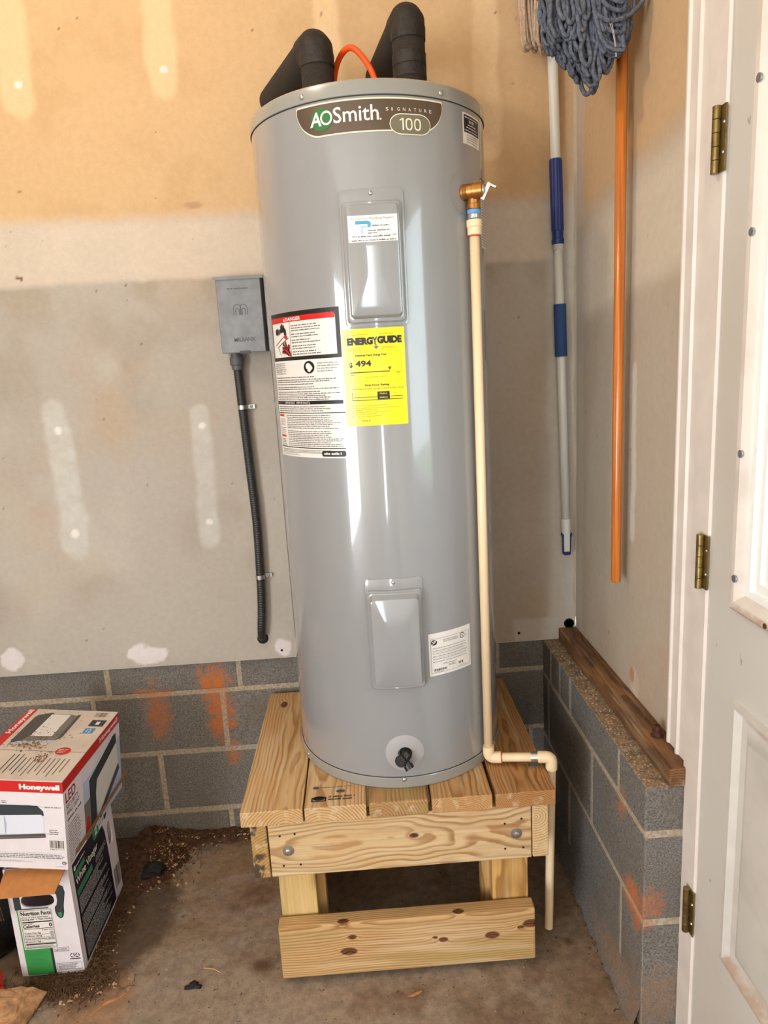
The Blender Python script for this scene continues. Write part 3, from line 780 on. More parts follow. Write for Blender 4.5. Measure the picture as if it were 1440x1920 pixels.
# nail and screw holes
for (x, z) in ((-.243, .397), (-.208, .400), (-.240, .318), (-.20, .318), (.325, .395), (.285, .385), (.328, .318), (.285, .318), (.337, .03), (-.24, .03)):
    b_ = MB(); b_.tube([(x, 1.4374, z), (x, 1.4368, z)], .0028, 8); b_.build('nail_hole', M['screw_hole'], stand)
pr = Print(plane_fn((-.182, 1.475, .295), (.07, 0, 0), (0, 0, -.036)))
pr = Print(plane_fn((-.242, 1.4762, .292), (.062, 0, 0), (0, 0, -.026)))
pr.text('TP S', 0, .05, .42, .48, 'ink_mid', 1); pr.text('NO.2', .55, .0, 1, .42, 'ink_mid', 1); pr.text('206', .02, .58, .36, 1, 'ink_mid', 1); pr.words(.5, .6, 1, .85, 1, 'ink_grey', 1, 3)
pr.build('grade_stamp', stand)
pr = Print(plane_fn((-.165, 1.512, .4702), (.11, 0, 0), (0, -.062, 0)))
pr.ell(.08, .12, .07, .09, 'ink_mid'); pr.words(.2, .06, .9, .18, 1, 'ink_grey', 1, 1)
pr.ell(.16, .8, .13, .13, 'ink'); pr.frame(.0, .74, .32, 1.0, .03, 'ink', 1, .05); pr.words(.36, .66, .95, .98, 2, 'ink', 1, 4, ragged=.05); pr.ell(.62, .42, .10, .10, 'ink_mid', 1); pr.build('grade_stamp', stand)

# ================================================================== WATER HEATER
CX, CY, TR = .0625, 1.745, .265
Z0, ZT = .4705, 2.0
def cyl(th, z, off=0.0):
    a = R(th); return Vector((CX + (TR + off) * math.sin(a), CY - (TR + off) * math.cos(a), z))
wh = empty('water_heater', (CX, CY, Z0), 'tall glossy grey electric water heater on the pine stand', 'water heater')
def rev(name, prof, mat, n=128, parent=wh, cap=False):
    mb = MB(); V = []
    for (r, z) in prof:
        for k in range(n): a = 2 * math.pi * k / n; V.append((CX + r * math.sin(a), CY - r * math.cos(a), z))
    F = [(i * n + k, i * n + (k + 1) % n, (i + 1) * n + (k + 1) % n, (i + 1) * n + k) for i in range(len(prof) - 1) for k in range(n)]
    if cap: F.append(tuple((len(prof) - 1) * n + k for k in range(n)))
    mb.add(V, F); return autosmooth(mb.build(name, mat, parent), 30)
rev('jacket', [(TR, .500), (TR, .62), (TR, 1.0), (TR, 1.5), (TR, 1.968)], M['tank'])
rev('top_pan', [(TR + .0015, 1.970), (TR + .0025, 1.971), (TR + .0025, 1.990), (TR + .001, 1.9965), (TR - .004, 2.0), (TR - .02, 1.999), (.05, 1.996)], M['tank_lid'], cap=True)
rev('bottom_pan', [(TR - .02, Z0), (TR + .001, Z0), (TR + .0025, Z0 + .002), (TR + .0025, .4965), (TR + .001, .498)], M['tank_lid'])
rev('seam', [(TR - .001, 1.966), (TR - .0005, 1.9715)], M['seam']); rev('seam', [(TR - .001, .496), (TR - .0005, .502)], M['seam'])
def dome(th, z, off, r=.0055, mat='steel'):
    a = R(th); ax = Vector((math.sin(a), -math.cos(a), 0)); p = cyl(th, z, off)
    mb = MB(); mb.lathe([(0, r), (.0012, r), (.0028, r * .7), (.0036, r * .25)], p, ax, 12); return mb.build('screw', M[mat], wh, smooth=True)
for th, z in ((-30, 1.982), (32.5, 1.980), (-1.3, .4935), (-66, .486), (62, .486)): dome(th, z, .002)

# access covers: rounded-rectangle rings pressed out of the sheet
def rr_ring(w, h, rad, n=5):
    out = []
    for (sx, sy, a0) in ((1, 1, 0), (-1, 1, 90), (-1, -1, 180), (1, -1, 270)):
        for k in range(n + 1):
            a = R(a0 + 90 * k / n); out.append((sx * (w - rad) + rad * math.cos(a), sy * (h - rad) + rad * math.sin(a)))
    # densify straight runs so the ring follows the curved jacket
    res = []
    for i, p in enumerate(out):
        q = out[(i + 1) % len(out)]; res.append(p); L_ = math.hypot(q[0] - p[0], q[1] - p[1]); m = int(L_ / .02)
        for j in range(1, m): res.append((p[0] + (q[0] - p[0]) * j / m, p[1] + (q[1] - p[1]) * j / m))
    return res
def cover(th0, zc, rings, screw_z):
    cv = None; mb = MB(); n = None
    base = rr_ring(*rings[0][:3]); n = len(base); V = []
    w0, h0 = rings[0][0], rings[0][1]
    for (w_, h_, rad, off, dz, flat) in rings:
        for (x, y) in base:
            X = x / w0 * w_; Y = y / h0 * h_ + dz; th = th0 + math.degrees(X / TR)
            o = off if not flat else (TR + off) / math.cos(R(th - th0)) - TR
            V.append(cyl(th, zc + Y, o))
    F = [(i * n + k, i * n + (k + 1) % n, (i + 1) * n + (k + 1) % n, (i + 1) * n + k) for i in range(len(rings) - 1) for k in range(n)]
    F.append(tuple((len(rings) - 1) * n + k for k in range(n)))
    mb.add(V, F); cv = autosmooth(mb.build('access_cover', M['tank'], wh), 28)
    s_ = dome(th0, screw_z, .0022, .0045); s_.parent = cv; s_.matrix_parent_inverse = world_m(cv).inverted()
    return cv
cover(-2.1, 1.668, [(.0655, .133, .010, .0002, 0, 0), (.0655, .133, .010, .0030, 0, 0), (.0635, .131, .010, .0036, 0, 0), (.0595, .1175, .010, .0032, -.009, 0), (.0585, .1165, .010, .0100, -.009, 0), (.0565, .1145, .010, .0118, -.009, 0), (.0530, .1115, .010, .0112, -.009, 0), (.0505, .1090, .009, .0120, -.008, 0), (.0465, .1055, .006, .0215, -.007, 1), (.0445, .1035, .005, .0225, -.007, 1), (.01, .02, .004, .0225, -.007, 1)], 1.791)
cover(-1.5, .858, [(.0655, .132, .010, .0002, 0, 0), (.0655, .132, .010, .0026, 0, 0), (.0640, .1305, .010, .0032, 0, 0), (.0615, .1185, .008, .0028, -.011, 0), (.0605, .1175, .008, .0105, -.011, 0), (.0580, .1150, .008, .0125, -.011, 0), (.0545, .1125, .008, .0120, -.011, 0), (.0520, .1100, .007, .0130, -.011, 0), (.0475, .1035, .005, .0250, -.012, 1), (.0455, .1015, .005, .0260, -.012, 1), (.01, .02, .004, .0260, -.012, 1)], .982)

def cyl_label(th0, th1, z1, z0, base=.0003, step=.0003):
    return lambda u, v, L: cyl(th0 + (th1 - th0) * u, z1 + (z0 - z1) * v, base + step * L)

# --- brand badge
bd = Print(cyl_label(-33.6, 33.2, 1.9645, 1.9035), 30)
def badge_half(v): return .5 - .115 * max(0, v - .2) ** 1.5 - (.075 * (1 - math.sqrt(max(0, 1 - ((v - .55) / .45) ** 2))) if v > .55 else 0) - (.008 * (1 - v / .06) ** 2 if v < .06 else 0)
def badge(pr_, m, L, g):
    N = 32
    for i in range(N):
        va = g + (1 - 2 * g) * i / N; vb = g + (1 - 2 * g) * (i + 1) / N; ra = badge_half(i / N) - g * .09; rb = badge_half((i + 1) / N) - g * .09
        for k in range(24):
            a, b = k / 24 * 2 - 1, (k + 1) / 24 * 2 - 1
            pr_.mb.add([pr_.fn(.5 + a * ra, va, L), pr_.fn(.5 + b * ra, va, L), pr_.fn(.5 + b * rb, vb, L), pr_.fn(.5 + a * rb, vb, L)], [(3, 2, 1, 0)], pr_.mi(m))
badge(bd, 'cream', 1, 0.0); badge(bd, 'badge', 2, .045)
bdo = bd.build('brand_badge', wh)
b2 = Print(cyl_label(-33.6, 33.2, 1.9645, 1.9035), 30)
def pill(u0, u1, v0, v1, m, L):
    pts = []; rv = (v1 - v0) / 2; ru = (u1 - u0) * .28
    for k in range(9): a = R(-90 + 180 * k / 8); pts.append((u1 - ru + ru * math.cos(a), v0 + rv + rv * math.sin(a)))
    for k in range(9): a = R(90 + 180 * k / 8); pts.append((u0 + ru + ru * math.cos(a), v0 + rv + rv * math.sin(a)))
    pts_top = pts
    # vertical strips follow the curve, closer together at the round ends
    N = 48
    for i in range(N):
        a, b = u0 + (u1 - u0) * i / N, u0 + (u1 - u0) * (i + 1) / N
        def hv(u):
            d = min(u - u0, u1 - u)
            return rv if d >= ru else rv * math.sqrt(max(0, 1 - (1 - d / ru) ** 2))
        c = (v0 + v1) / 2
        b2.mb.add([b2.fn(a, c + hv(a), L), b2.fn(b, c + hv(b), L), b2.fn(b, c - hv(b), L), b2.fn(a, c - hv(a), L)], [(0, 1, 2, 3)], b2.mi(m))
pill(.617, .900, .47, 1.10, 'cream', 3); pill(.622, .895, .50, 1.07, 'pill', 4)
b2.ell(.182, .485, .074, .34, 'green_logo', 4, 32)
b2.text('A', .105, .26, .185, .68, 'white', 5, .02, .12); 
n_ = 28
for k in range(n_):
    a, b = 2 * math.pi * k / n_, 2 * math.pi * (k + 1) / n_; q = lambda t, s_: b2.fn(.215 + .036 * s_ * math.cos(t), .465 + .19 * s_ * math.sin(t), 5)
    b2.mb.add([q(a, 1.12), q(b, 1.12), q(b, .80), q(a, .80)], [(0, 1, 2, 3)], b2.mi('white'))
b2.text('Smith', .262, .20, .552, .67, 'white', 5, .008); b2.ell(.562, .64, .006, .03, 'white', 5, 8)
for k, ch in enumerate('SIGNATURE'): b2.text(ch, .598 + k * .037, .30, .598 + k * .037 + (.006 if ch == 'I' else .016), .40, 'cream', 3)
b2.rect(.700, .615, .710, .965, 'cream', 6); b2.poly([(.682, .66), (.700, .615), (.710, .615), (.686, .70)], 'cream', 6)
for c0_ in (.745, .803):
    for k in range(28):
        a, b = 2 * math.pi * k / 28, 2 * math.pi * (k + 1) / 28
        q = lambda t, su, sv: (c0_ + su * math.copysign(abs(math.cos(t)) ** .8, math.cos(t)), .79 + sv * math.copysign(abs(math.sin(t)) ** .7, math.sin(t)))
        b2.poly([q(a, .0235, .178), q(b, .0235, .178), q(b, .0145, .135), q(a, .0145, .135)], 'cream', 6)
b2.build('lettering', bdo)

# --- danger and instructions sheet
wl = Print(cyl_label(-67.1, -19.4, 1.580, 1.2635), 22)
wl.rect(0, 0, 1, 1, 'label_white', 0); wlo = wl.build('warning_label', wh)
p = Print(cyl_label(-67.1, -19.4, 1.580, 1.2635), 22)
p.rect(0, 0, 1, .046, 'ink'); p.rect(0, .30, 1, .325, 'ink'); p.rect(.958, .046, 1, .30, 'ink'); p.rect(0, .046, .02, .30, 'ink')
p.rect(.02, .030, .955, .066, 'ink_red', 2); p.text('DANGER', .33, .037, .56, .060, 'white', 3, .02)
p.poly([(.295, .060), (.318, .060), (.3065, .036)], 'white', 3); p.rect(.385, .066, .39, .30, 'ink')
p.rect(.40, .07, .955, .295, 'label_white', 1)
for i, (v, nl) in enumerate(((.085, 3), (.142, 2), (.182, 2), (.222, 2), (.26, 2))): p.words(.41, v, .80, v + .0165 * nl, nl, 'ink_mid', 2, 60 + i, .5, .07)
# tap handles, spout and scalded hand pictogram
for (a, b, ru, rv) in ((.13, .125, .03, .022), (.16, .122, .012, .026), (.25, .095, .016, .026), (.28, .10, .014, .022), (.23, .10, .012, .02)): p.ell(a, b, ru, rv, 'ink', 2, 12)
p.ell(.19, .125, .022, .02, 'ink_mid', 2, 12); p.poly([(.21, .105), (.30, .10), (.325, .118), (.325, .15), (.285, .152), (.28, .13), (.21, .135)], 'ink', 2)
p.line((.09, .215), (.33, .145), .006, 'ink_mid', 2); p.line((.14, .23), (.36, .17), .006, 'ink_mid', 2); p.line((.14, .23), (.20, .29), .006, 'ink_mid', 2)
p.ell(.31, .165, .03, .014, 'ink_red', 2, 10)
for (a, b, c_, d) in ((.235, .235, .31, .255), (.25, .205, .315, .25), (.29, .195, .335, .245), (.225, .262, .31, .27), (.355, .215, .355, .26)): p.line((a, b), (c_, d), .022, 'ink', 3); p.line((a + .02, b + .008), (c_, d + .004), .008, 'ink_red', 4)
p.poly([(.30, .24), (.345, .235), (.375, .27), (.385, .298), (.34, .293), (.295, .275)], 'ink', 3); p.line((.31, .255), (.375, .29), .014, 'ink_red', 4)
p.words(.03, .335, .20, .42, 6, 'ink_mid', 1, 5, .55, .05); p.words(.13, .335, .30, .42, 6, 'ink_grey', 1, 6, .5, .06)
p.ell(.625, .378, .068, .042, 'ink', 2, 26); p.ell(.618, .372, .034, .022, 'label_white', 3, 14); p.poly([(.60, .40), (.655, .365), (.672, .385), (.63, .412)], 'label_white', 3)
p.words(.725, .345, .99, .415, 4, 'ink_grey', 1, 7, .45, .06)
for i, (v, nl) in enumerate(((.435, 1), (.452, 2), (.482, 1), (.502, 2), (.535, 3), (.575, 2))): p.words(.03, v, .985, v + .0135 * nl, nl, 'ink_mid', 1, 20 + i, .55, .06)
p.rect(0, .605, .985, .630, 'ink'); p.text('IMPORTANT', .2, .610, .38, .625, 'white', 2); p.text('IMPORTANTE', .41, .610, .6, .625, 'white', 2)
p.words(.03, .638, .97, .680, 3, 'ink_mid', 1, 30, .5, .07); p.rect(0, .686, 1, .692, 'ink')
p.rect(.015, .698, .145, .716, 'ink_orange', 1); p.rect(.03, .846, .155, .864, 'ink_orange', 1); p.rect(.04, .703, .12, .711, 'ink_mid', 2); p.rect(.05, .851, .13, .859, 'ink_mid', 2)
p.words(.03, .73, .17, .78, 5, 'ink_grey', 1, 31, .5, .05); p.words(.02, .79, .17, .84, 4, 'ink_grey', 1, 32, .4, .05); p.words(.03, .872, .17, .93, 5, 'ink_mid', 1, 33, .5, .05)
p.words(.20, .70, .985, .80, 8, 'ink_mid', 1, 34, .55, .06); p.words(.20, .81, .985, .925, 9, 'ink_mid', 1, 35, .5, .06)
p.rect(.02, .930, .98, .936, 'ink'); p.words(.03, .944, .92, .972, 3, 'ink_mid', 1, 36, .5, .07); p.words(.03, .972, .45, .99, 2, 'ink_grey', 1, 37, .45, .06)
p.poly([(.71, .958), (.725, .950), (.965, .950), (.98, .958), (.98, .982), (.965, .99), (.725, .99), (.71, .982)], 'ink', 2); p.words(.735, .958, .95, .98, 1, 'white', 3, 38, .75, .05, .02)
p.build('lettering', wlo)

# --- yellow energy label
yf = cyl_label(-18.9, 9.6, 1.532, 1.3315, .0006)
yl = Print(yf, 12); yl.rect(0, 0, 1, 1, 'label_yellow', 0); ylo = yl.build('energy_label', wh)
p = Print(yf, 12)
p.words(.08, .052, .45, .066, 1, 'ink_gold', 1, 1, .6, .08); p.words(.6, .052, .95, .066, 1, 'ink_gold', 1, 2, .6, .08)
p.text('ENERG', .085, .088, .50, .165, 'ink', 1, .07); p.text('GUIDE', .568, .083, .955, .160, 'ink', 1, .07)
p.text('Y', .488, .088, .575, .165, 'ink_mid', 1, .06); p.rect(.535, .16, .555, .195, 'ink_grey'); p.poly([(.50, .185), (.59, .185), (.545, .215)], 'ink_grey')
p.words(.09, .185, .36, .225, 3, 'ink_gold', 1, 3, .5, .07); p.words(.63, .185, .88, .215, 2, 'ink_gold', 1, 4, .5, .07)
p.frame(.09, .235, .93, .54, .003, 'ink_gold', 1, .002)
p.text('Estimated Yearly Energy Cost', .205, .258, .70, .286, 'ink', 1, .03)
p.text('$', .10, .338, .155, .395, 'ink', 1, .03); p.text('494', .20, .322, .455, .385, 'ink', 1, .035)
p.rect(.11, .438, .74, .446, 'ink'); p.rect(.11, .446, .93, .449, 'ink_gold'); p.rect(.11, .425, .114, .449, 'ink_mid'); p.rect(.926, .425, .93, .449, 'ink_gold')
p.poly([(.715, .398), (.77, .398), (.742, .432)], 'ink_mid'); p.words(.12, .462, .2, .476, 1, 'ink_mid', 1, 5, .7, .04); p.words(.85, .452, .93, .466, 1, 'ink_mid', 1, 6, .7, .04); p.words(.34, .488, .68, .502, 1, 'ink_gold', 1, 7, .6, .06, .02)
p.text('First Hour Rating', .335, .566, .72, .594, 'ink', 1, .03); p.text('(How much hot water you get in the first hour of use)', .10, .604, .955, .628, 'ink_mid', 1)
p.rect(.115, .650, .123, .735, 'ink'); p.rect(.115, .698, .93, .704, 'ink'); p.rect(.115, .728, .93, .735, 'ink'); p.words(.40, .672, .47, .684, 1, 'ink_gold', 1, 8, .7, .03); p.words(.79, .665, .86, .678, 1, 'ink_gold', 1, 9, .7, .03)
p.rect(.525, .648, .72, .727, 'ink', 2); p.text('Medium', .565, .660, .68, .676, 'label_yellow', 3); p.text('Gallons', .56, .700, .685, .716, 'label_yellow', 3)
for v in (.786, .812, .857, .900): p.ell(.118, v, .008, .005, 'ink', 1, 8)
for i, (v, u) in enumerate(((.780, .70), (.806, .88), (.826, .55), (.850, .72), (.870, .52), (.893, .60))): p.words(.145, v, u, v + .013, 1, 'ink_gold', 1, 10 + i, .6, .07, .03)
p.words(.26, .938, .44, .956, 1, 'ink_mid', 1, 17, .7, .05); p.build('lettering', ylo)

# --- plumber's business card on the upper cover
def card_fn(u, v, L):
    th = -11.6 + 19.4 * u; o = (TR + .0229 + .0003 * L) / math.cos(R(th + 2.1)) - TR
    return cyl(th, 1.7465 - .050 * v, o)
cdp = Print(card_fn, 6); cdp.rect(0, 0, 1, 1, 'label_white', 0); cdo = cdp.build('business_card', wh)
p = Print(card_fn, 6)
p.text('Full Service Plumbing Repairs', .08, .08, .93, .19, 'ink_grey', 1)
p.poly([(.15, .20), (.40, .20), (.455, .25), (.47, .33), (.455, .44), (.42, .47), (.385, .44), (.40, .36), (.385, .33), (.15, .33)], 'ink_blue', 1); p.poly([(.25, .38), (.38, .38), (.37, .47), (.31, .48), (.31, .68), (.25, .68)], 'ink_lilac', 1)
p.words(.49, .36, .85, .43, 1, 'ink_mid', 1, 1, .8, .09, .02); p.words(.40, .53, .86, .61, 1, 'ink_grey', 1, 2, .8, .12, .02); p.words(.40, .64, .60, .70, 1, 'ink', 1, 3, .7, .08, .02)
p.text('www.', .07, .76, .18, .82, 'ink_mid', 1); p.words(.19, .75, .86, .83, 1, 'ink_mid', 1, 4, .75, .14, .01); p.text('.com', .88, .74, .97, .81, 'ink_mid', 1); p.words(.06, .90, .98, .97, 1, 'ink_mid', 1, 5, .75, .12, .01)
p.build('lettering', cdo)

# --- rating plate
nf = cyl_label(14.5, 39.9, .849, .745)
npl = Print(nf, 12); npl.rect(0, 0, 1, 1, 'label_white', 0); npo = npl.build('rating_label', wh)
p = Print(nf, 12); p.frame(.04, .13, .96, .94, .006, 'ink_mid', 1)
p.ell(.115, .215, .065, .065, 'ink', 1); p.text('SP', .075, .185, .15, .245, 'label_white', 2, .02); p.rect(.12, .165, .19, .185, 'label_white', 2)
p.ell(.775, .205, .062, .068, 'ink_mid', 1); p.ell(.775, .205, .046, .05, 'label_white', 2); p.text('UL', .75, .178, .80, .235, 'ink_mid', 3, .02); p.words(.85, .19, .94, .26, 2, 'ink_grey', 1, 2, .5, .05)
p.text('ELECTRIC STORAGE', .31, .175, .66, .205, 'ink_mid', 1); p.text('TANK WATER HEATER', .31, .215, .66, .245, 'ink_mid', 1)
for i, v in enumerate((.34, .40, .47, .53, .60, .66)): p.words(.08, v, .92, v + .03, 1, 'ink_mid' if i % 2 else 'ink_grey', 1, 40 + i, .6, .07, .1)
for v in (.455, .585): p.rect(.06, v, .94, v + .004, 'ink_grey')
p.words(.30, .735, .70, .76, 1, 'ink_mid', 1, 50, .7, .07); p.words(.42, .78, .60, .83, 2, 'ink_mid', 1, 51, .6, .05)
p.bars(.09, .84, .38, .895, 20, 'ink', 1, 3); p.words(.09, .905, .42, .925, 1, 'ink_mid', 1, 52, .6, .05); p.bars(.66, .80, .79, .86, 14, 'ink', 1, 4); p.words(.62, .895, .93, .915, 1, 'ink_mid', 1, 53, .6, .05)
p.build('lettering', npo)

# --- small notice near the top rim, narrow label behind the valve
df = cyl_label(46.4, 63.0, 1.959, 1.899)
dp = Print(df, 6); dp.rect(0, 0, 1, 1, 'label_white', 0); dpo = dp.build('notice_label', wh)
p = Print(df, 6); p.rect(.06, .06, .95, .62, 'ink_navy'); p.words(.1, .10, .92, .17, 1, 'white', 2, 1, .6, .12); p.text('DO NOT', .32, .20, .62, .29, 'white', 2, .02)
for i, v in enumerate((.33, .42, .52)): p.words(.25 - .08 * i, v, .78 + .05 * i, v + .06, 1, 'white', 2, 2 + i, .6, .12, .05)
for i, v in enumerate((.67, .74, .81, .89)): p.words(.2, v, .85, v + .05, 1, 'ink_mid', 1, 8 + i, .55, .12, .05)
p.build('lettering', dpo)
nf2 = cyl_label(63.5, 74, 1.845, 1.70)
dp = Print(nf2, 6); dp.rect(0, 0, 1, 1, 'label_white', 0); dpo = dp.build('side_label', wh)
p = Print(nf2, 6); p.rect(0, 0, 1, .02, 'ink'); p.words(.1, .1, .95, .97, 22, 'ink_mid', 1, 3, .5, .2, .1); p.build('lettering', dpo)

# --- escutcheons
def disc(th0, zc, r, bulge, mat, hole=0.0):
    mb = MB(); n = 40; rings = [(1.0, .0002), (1.0, .0012), (.92, bulge * .5), (.7, bulge), (.36, bulge), (.33, -.001)]; V = []
    for (q, off) in rings:
        for k in range(n): a = 2 * math.pi * k / n; V.append(cyl(th0 + math.degrees(r * q * math.cos(a) / TR), zc + r * q * math.sin(a), off))
    F = [(i * n + k, i * n + (k + 1) % n, (i + 1) * n + (k + 1) % n, (i + 1) * n + k) for i in range(len(rings) - 1) for k in range(n)]
    F.append(tuple((len(rings) - 1) * n + k for k in range(n)))
    mb.add(V, F); return autosmooth(mb.build('escutcheon', mat, wh), 40)
disc(-.3, .562, .046, .004, simple('drain_disc_grey', (166, 164, 166), .4))
disc(45.5, 1.801, .043, .0015, M['tank'])
# --- drain valve
dv = MB(); dv.lathe([(0, .0145), (.002, .0145), (.002, .011), (.016, .011)], cyl(0, .563, .000), (0, -1, 0), 20)
c0 = cyl(0, .560, .018); dv.tube([c0 + Vector((.004, .004, .006)), c0 + Vector((-.008, -.006, -.004))], .0115, 18)
dvo = autosmooth(dv.build('drain_valve', M['black_plastic'], wh))
kb = MB(); k0 = c0 + Vector((-.010, -.004, -.003)); ax = Vector((-.42, -.86, .12)).normalized()
kb.lathe([(0, .0125), (.002, .0138), (.011, .0138), (.013, .0115), (.013, .0085), (.0115, .008)], k0, ax, 10); kb.tube([k0 + ax * .011, k0 + ax * .0135], .0055, 14); autosmooth(kb.build('valve_knob', M['black_plastic'], dvo))
ks = MB(); s0 = k0 + ax * .0137; ks.box((-.0008, -.0004, -.0040), (.0008, .0004, .0040), M=Matrix.Translation(s0)); ks.build('slot', M['screw_hole'], dvo)
ou = MB(); ax2 = Vector((.45, -.45, -.77)).normalized(); ou.lathe([(0, .0085), (.010, .0085), (.010, .0112), (.021, .0112), (.021, .0085), (.012, .008)], c0 + Vector((-.002, -.004, -.006)), ax2, 18); autosmooth(ou.build('hose_outlet', M['black_plastic'], dvo))
# --- relief valve
rad = Vector((math.sin(R(45.5)), -math.cos(R(45.5)), 0)); v0 = cyl(45.5, 1.801, -.002)
PX, PY = .272, 1.556
vb = MB(); vb.lathe([(0, .0165), (.006, .0165), (.008, .0150), (.018, .0150)], v0, rad, 20)
vb.lathe([(.0, .0155), (.014, .0155), (.015, .0170), (.034, .0170), (.036, .0145)], v0 + rad * .010, Vector((.93, -.36, 0)), 20)
dn = Vector((PX, PY, 1.801)); vb.lathe([(-.006, .0145), (.010, .0135), (.024, .0135), (.025, .0150), (.034, .0150)], dn, (0, 0, -1), 20)
vb.box((-.004, -.017, -.014), (.004, -.012, .014), M=Matrix.Translation(dn + Vector((.002, -.001, .002))))
rvo = autosmooth(vb.build('relief_valve', M['brass'], wh))
cp = MB(); e0 = v0 + rad * .010 + Vector((.93, -.36, 0)).normalized() * .035; cp.lathe([(0, .0135), (.003, .0135), (.004, .011), (.006, .0095), (.006, .004), (.010, .004)], e0, Vector((.93, -.36, 0)), 20); autosmooth(cp.build('valve_cap', M['steel'], rvo))
lv = MB(); L0 = e0 + Vector((.93, -.36, 0)).normalized() * .009
Ml = Matrix.Translation(L0) @ Matrix.Rotation(R(-20), 4, 'Z') @ Matrix.Rotation(R(28), 4, 'Y')
lv.box((-.002, -.006, -.020), (.001, .006, .013), M=Ml); lv.box((-.004, -.007, -.022), (.004, -.006, .012), M=Ml); lv.box((.0, -.006, .008), (.016, .006, .012), M=Ml); lv.build('test_lever', M['steel'], rvo)
rb = MB(); rb.lathe([(0, .0142), (.001, .0146), (.008, .0146), (.009, .0142)], (PX, PY, 1.766), (0, 0, -1), 20); rb.build('thread_tape', M['blue_tape'], rvo, smooth=True)
th_ = MB(); th_.lathe([(q * .0012, .0140 + .0008 * (q % 2)) for q in range(9)], (PX, PY, 1.757), (0, 0, -1), 20); th_.build('thread', M['steel'], rvo, smooth=True)

# ================================================================== DISCHARGE PIPE
dpz = empty('discharge_pipe', (.418, 1.53, FLOOR), 'cream plastic relief pipe running down the right side of the heater', 'pipe')
E1, E2, E3 = Vector((PX, PY, .487)), Vector((.418, 1.512, .503)), Vector((.4155, 1.54, -.006))
a_ = MB(); a_.lathe([(0, .0155), (.001, .0165), (.014, .0165), (.016, .0150), (.030, .0148), (.031, .0135)], (PX, PY, 1.746), (0, 0, -1), 24); autosmooth(a_.build('threaded_adapter', M['cpvc'], dpz))
a_ = MB(); a_.tube([(PX, PY, 1.722), E1 + Vector((0, 0, .014))], .0108, 20); a_.build('vertical_pipe', M['cpvc'], dpz, smooth=True)
a_ = MB(); a_.tube([E1 + (E2 - E1) * .1, E1 + (E2 - E1) * .9], .0108, 20); a_.build('horizontal_pipe', M['cpvc'], dpz, smooth=True)
a_ = MB(); a_.tube([E2, E3], .0108, 20); autosmooth(a_.build('drop_pipe', M['cpvc'], dpz))
d12 = (E2 - E1).normalized()
def elbow(c, d_in, d_out, L1=.032):
    pth = arc_path([c + d_in * L1, c, c + d_out * L1], .020, 8); m = MB(); m.tube(pth, .0142, 20); return autosmooth(m.build('elbow', M['cpvc'], dpz))
elbow(E1, Vector((0, 0, 1)), d12); elbow(E2, -d12, (E3 - E2).normalized())
for c_, d in ((E1 + d12 * .032, d12), (E2 + (E3 - E2).normalized() * .032, (E3 - E2).normalized()), (Vector((PX, PY, 1.7145)), Vector((0, 0, -1)))):
    m = MB(); m.tube([c_, c_ + d * .0022], .0118, 20); m.build('primer_ring', M['primer'], dpz, smooth=True)
ps = empty('pipe_strap', (.387, 1.55, .47), 'steel strap holding the cream pipe to the deck', 'strap')
c_ = E1 + (E2 - E1) * .74; m = MB(); m.tube([c_ - d12 * .009, c_ + d12 * .009], .0124, 20); autosmooth(m.build('band', M['steel'], ps))
m = MB(); m.box((c_.x - .009, c_.y + .004, .4702), (c_.x + .009, c_.y + .050, .4716)); m.build('tab', M['steel_dull'], ps)
for q in (.026, .040): m = MB(); m.tube([(c_.x, c_.y + q, .4717), (c_.x, c_.y + q, .4719)], .003, 10); m.build('hole', M['screw_hole'], ps)

# ================================================================== INSULATED PIPES AND CABLE ON TOP
def foam_pipe(x, y, ztop, ex, ey, label, bands):
    o = empty('insulated_pipe', (x, y, 1.997), label, 'pipe', group='insulated pipes above the heater')
    r = .0375; A, B, C_ = Vector((x, y, 1.9985)), Vector((x, y, ztop)), Vector((ex, ey, ztop - .012))
    pth = arc_path([A, B, C_], .062, 8); rn_ = random.Random(int(abs(x) * 1000))
    m = MB(); m.tube(pth, [r * (1 + rn_.uniform(-.015, .015)) for _ in pth], 28); autosmooth(m.build('foam_sleeve', M['foam'], o), 60)
    for (z0, z1) in bands:
        m = MB(); m.tube([(x, y, z0), (x, y, (z0 + z1) / 2), (x, y, z1)], [r * 1.03, r * 1.02, r * 1.03], 28, cap=False); m.build('tape_band', M['tape'], o, smooth=True)
    sub = arc_path([B - Vector((0, 0, .046)), B, B + (C_ - B).normalized() * .046], .044, 8)
    m = MB(); m.tube(sub, [r * (1.035 + .022 * math.sin(i * 2.1)) for i in range(len(sub))], 28, cap=False); autosmooth(m.build('elbow_wrap', M['tape'], o), 60)
    return o
foam_pipe(-.042, 1.745, 2.166, -.172, BACK_Y - .002, 'black foam insulated pipe on the left of the heater top', [])
foam_pipe(.167, 1.745, 2.212, .113, BACK_Y - .002, 'taller black foam insulated pipe with tape bands right of the orange cable', [(2.088, 2.112), (2.114, 2.138)])
oc = MB(); pts = bez([(.098, 1.735, 1.9985), (.096, 1.742, 2.05), (.078, 1.752, 2.118), (.038, 1.765, 2.168), (.004, 1.80, 2.150), (-.015, 1.87, 2.09), (-.02, 1.97, 2.06), (-.02, BACK_Y - .002, 2.06)], 8)
oc.tube(pts, .0068, 12); tag(oc.build('power_cable', M['orange_cable'], smooth=True), 'orange electric cable arching out of the heater top', 'cable')

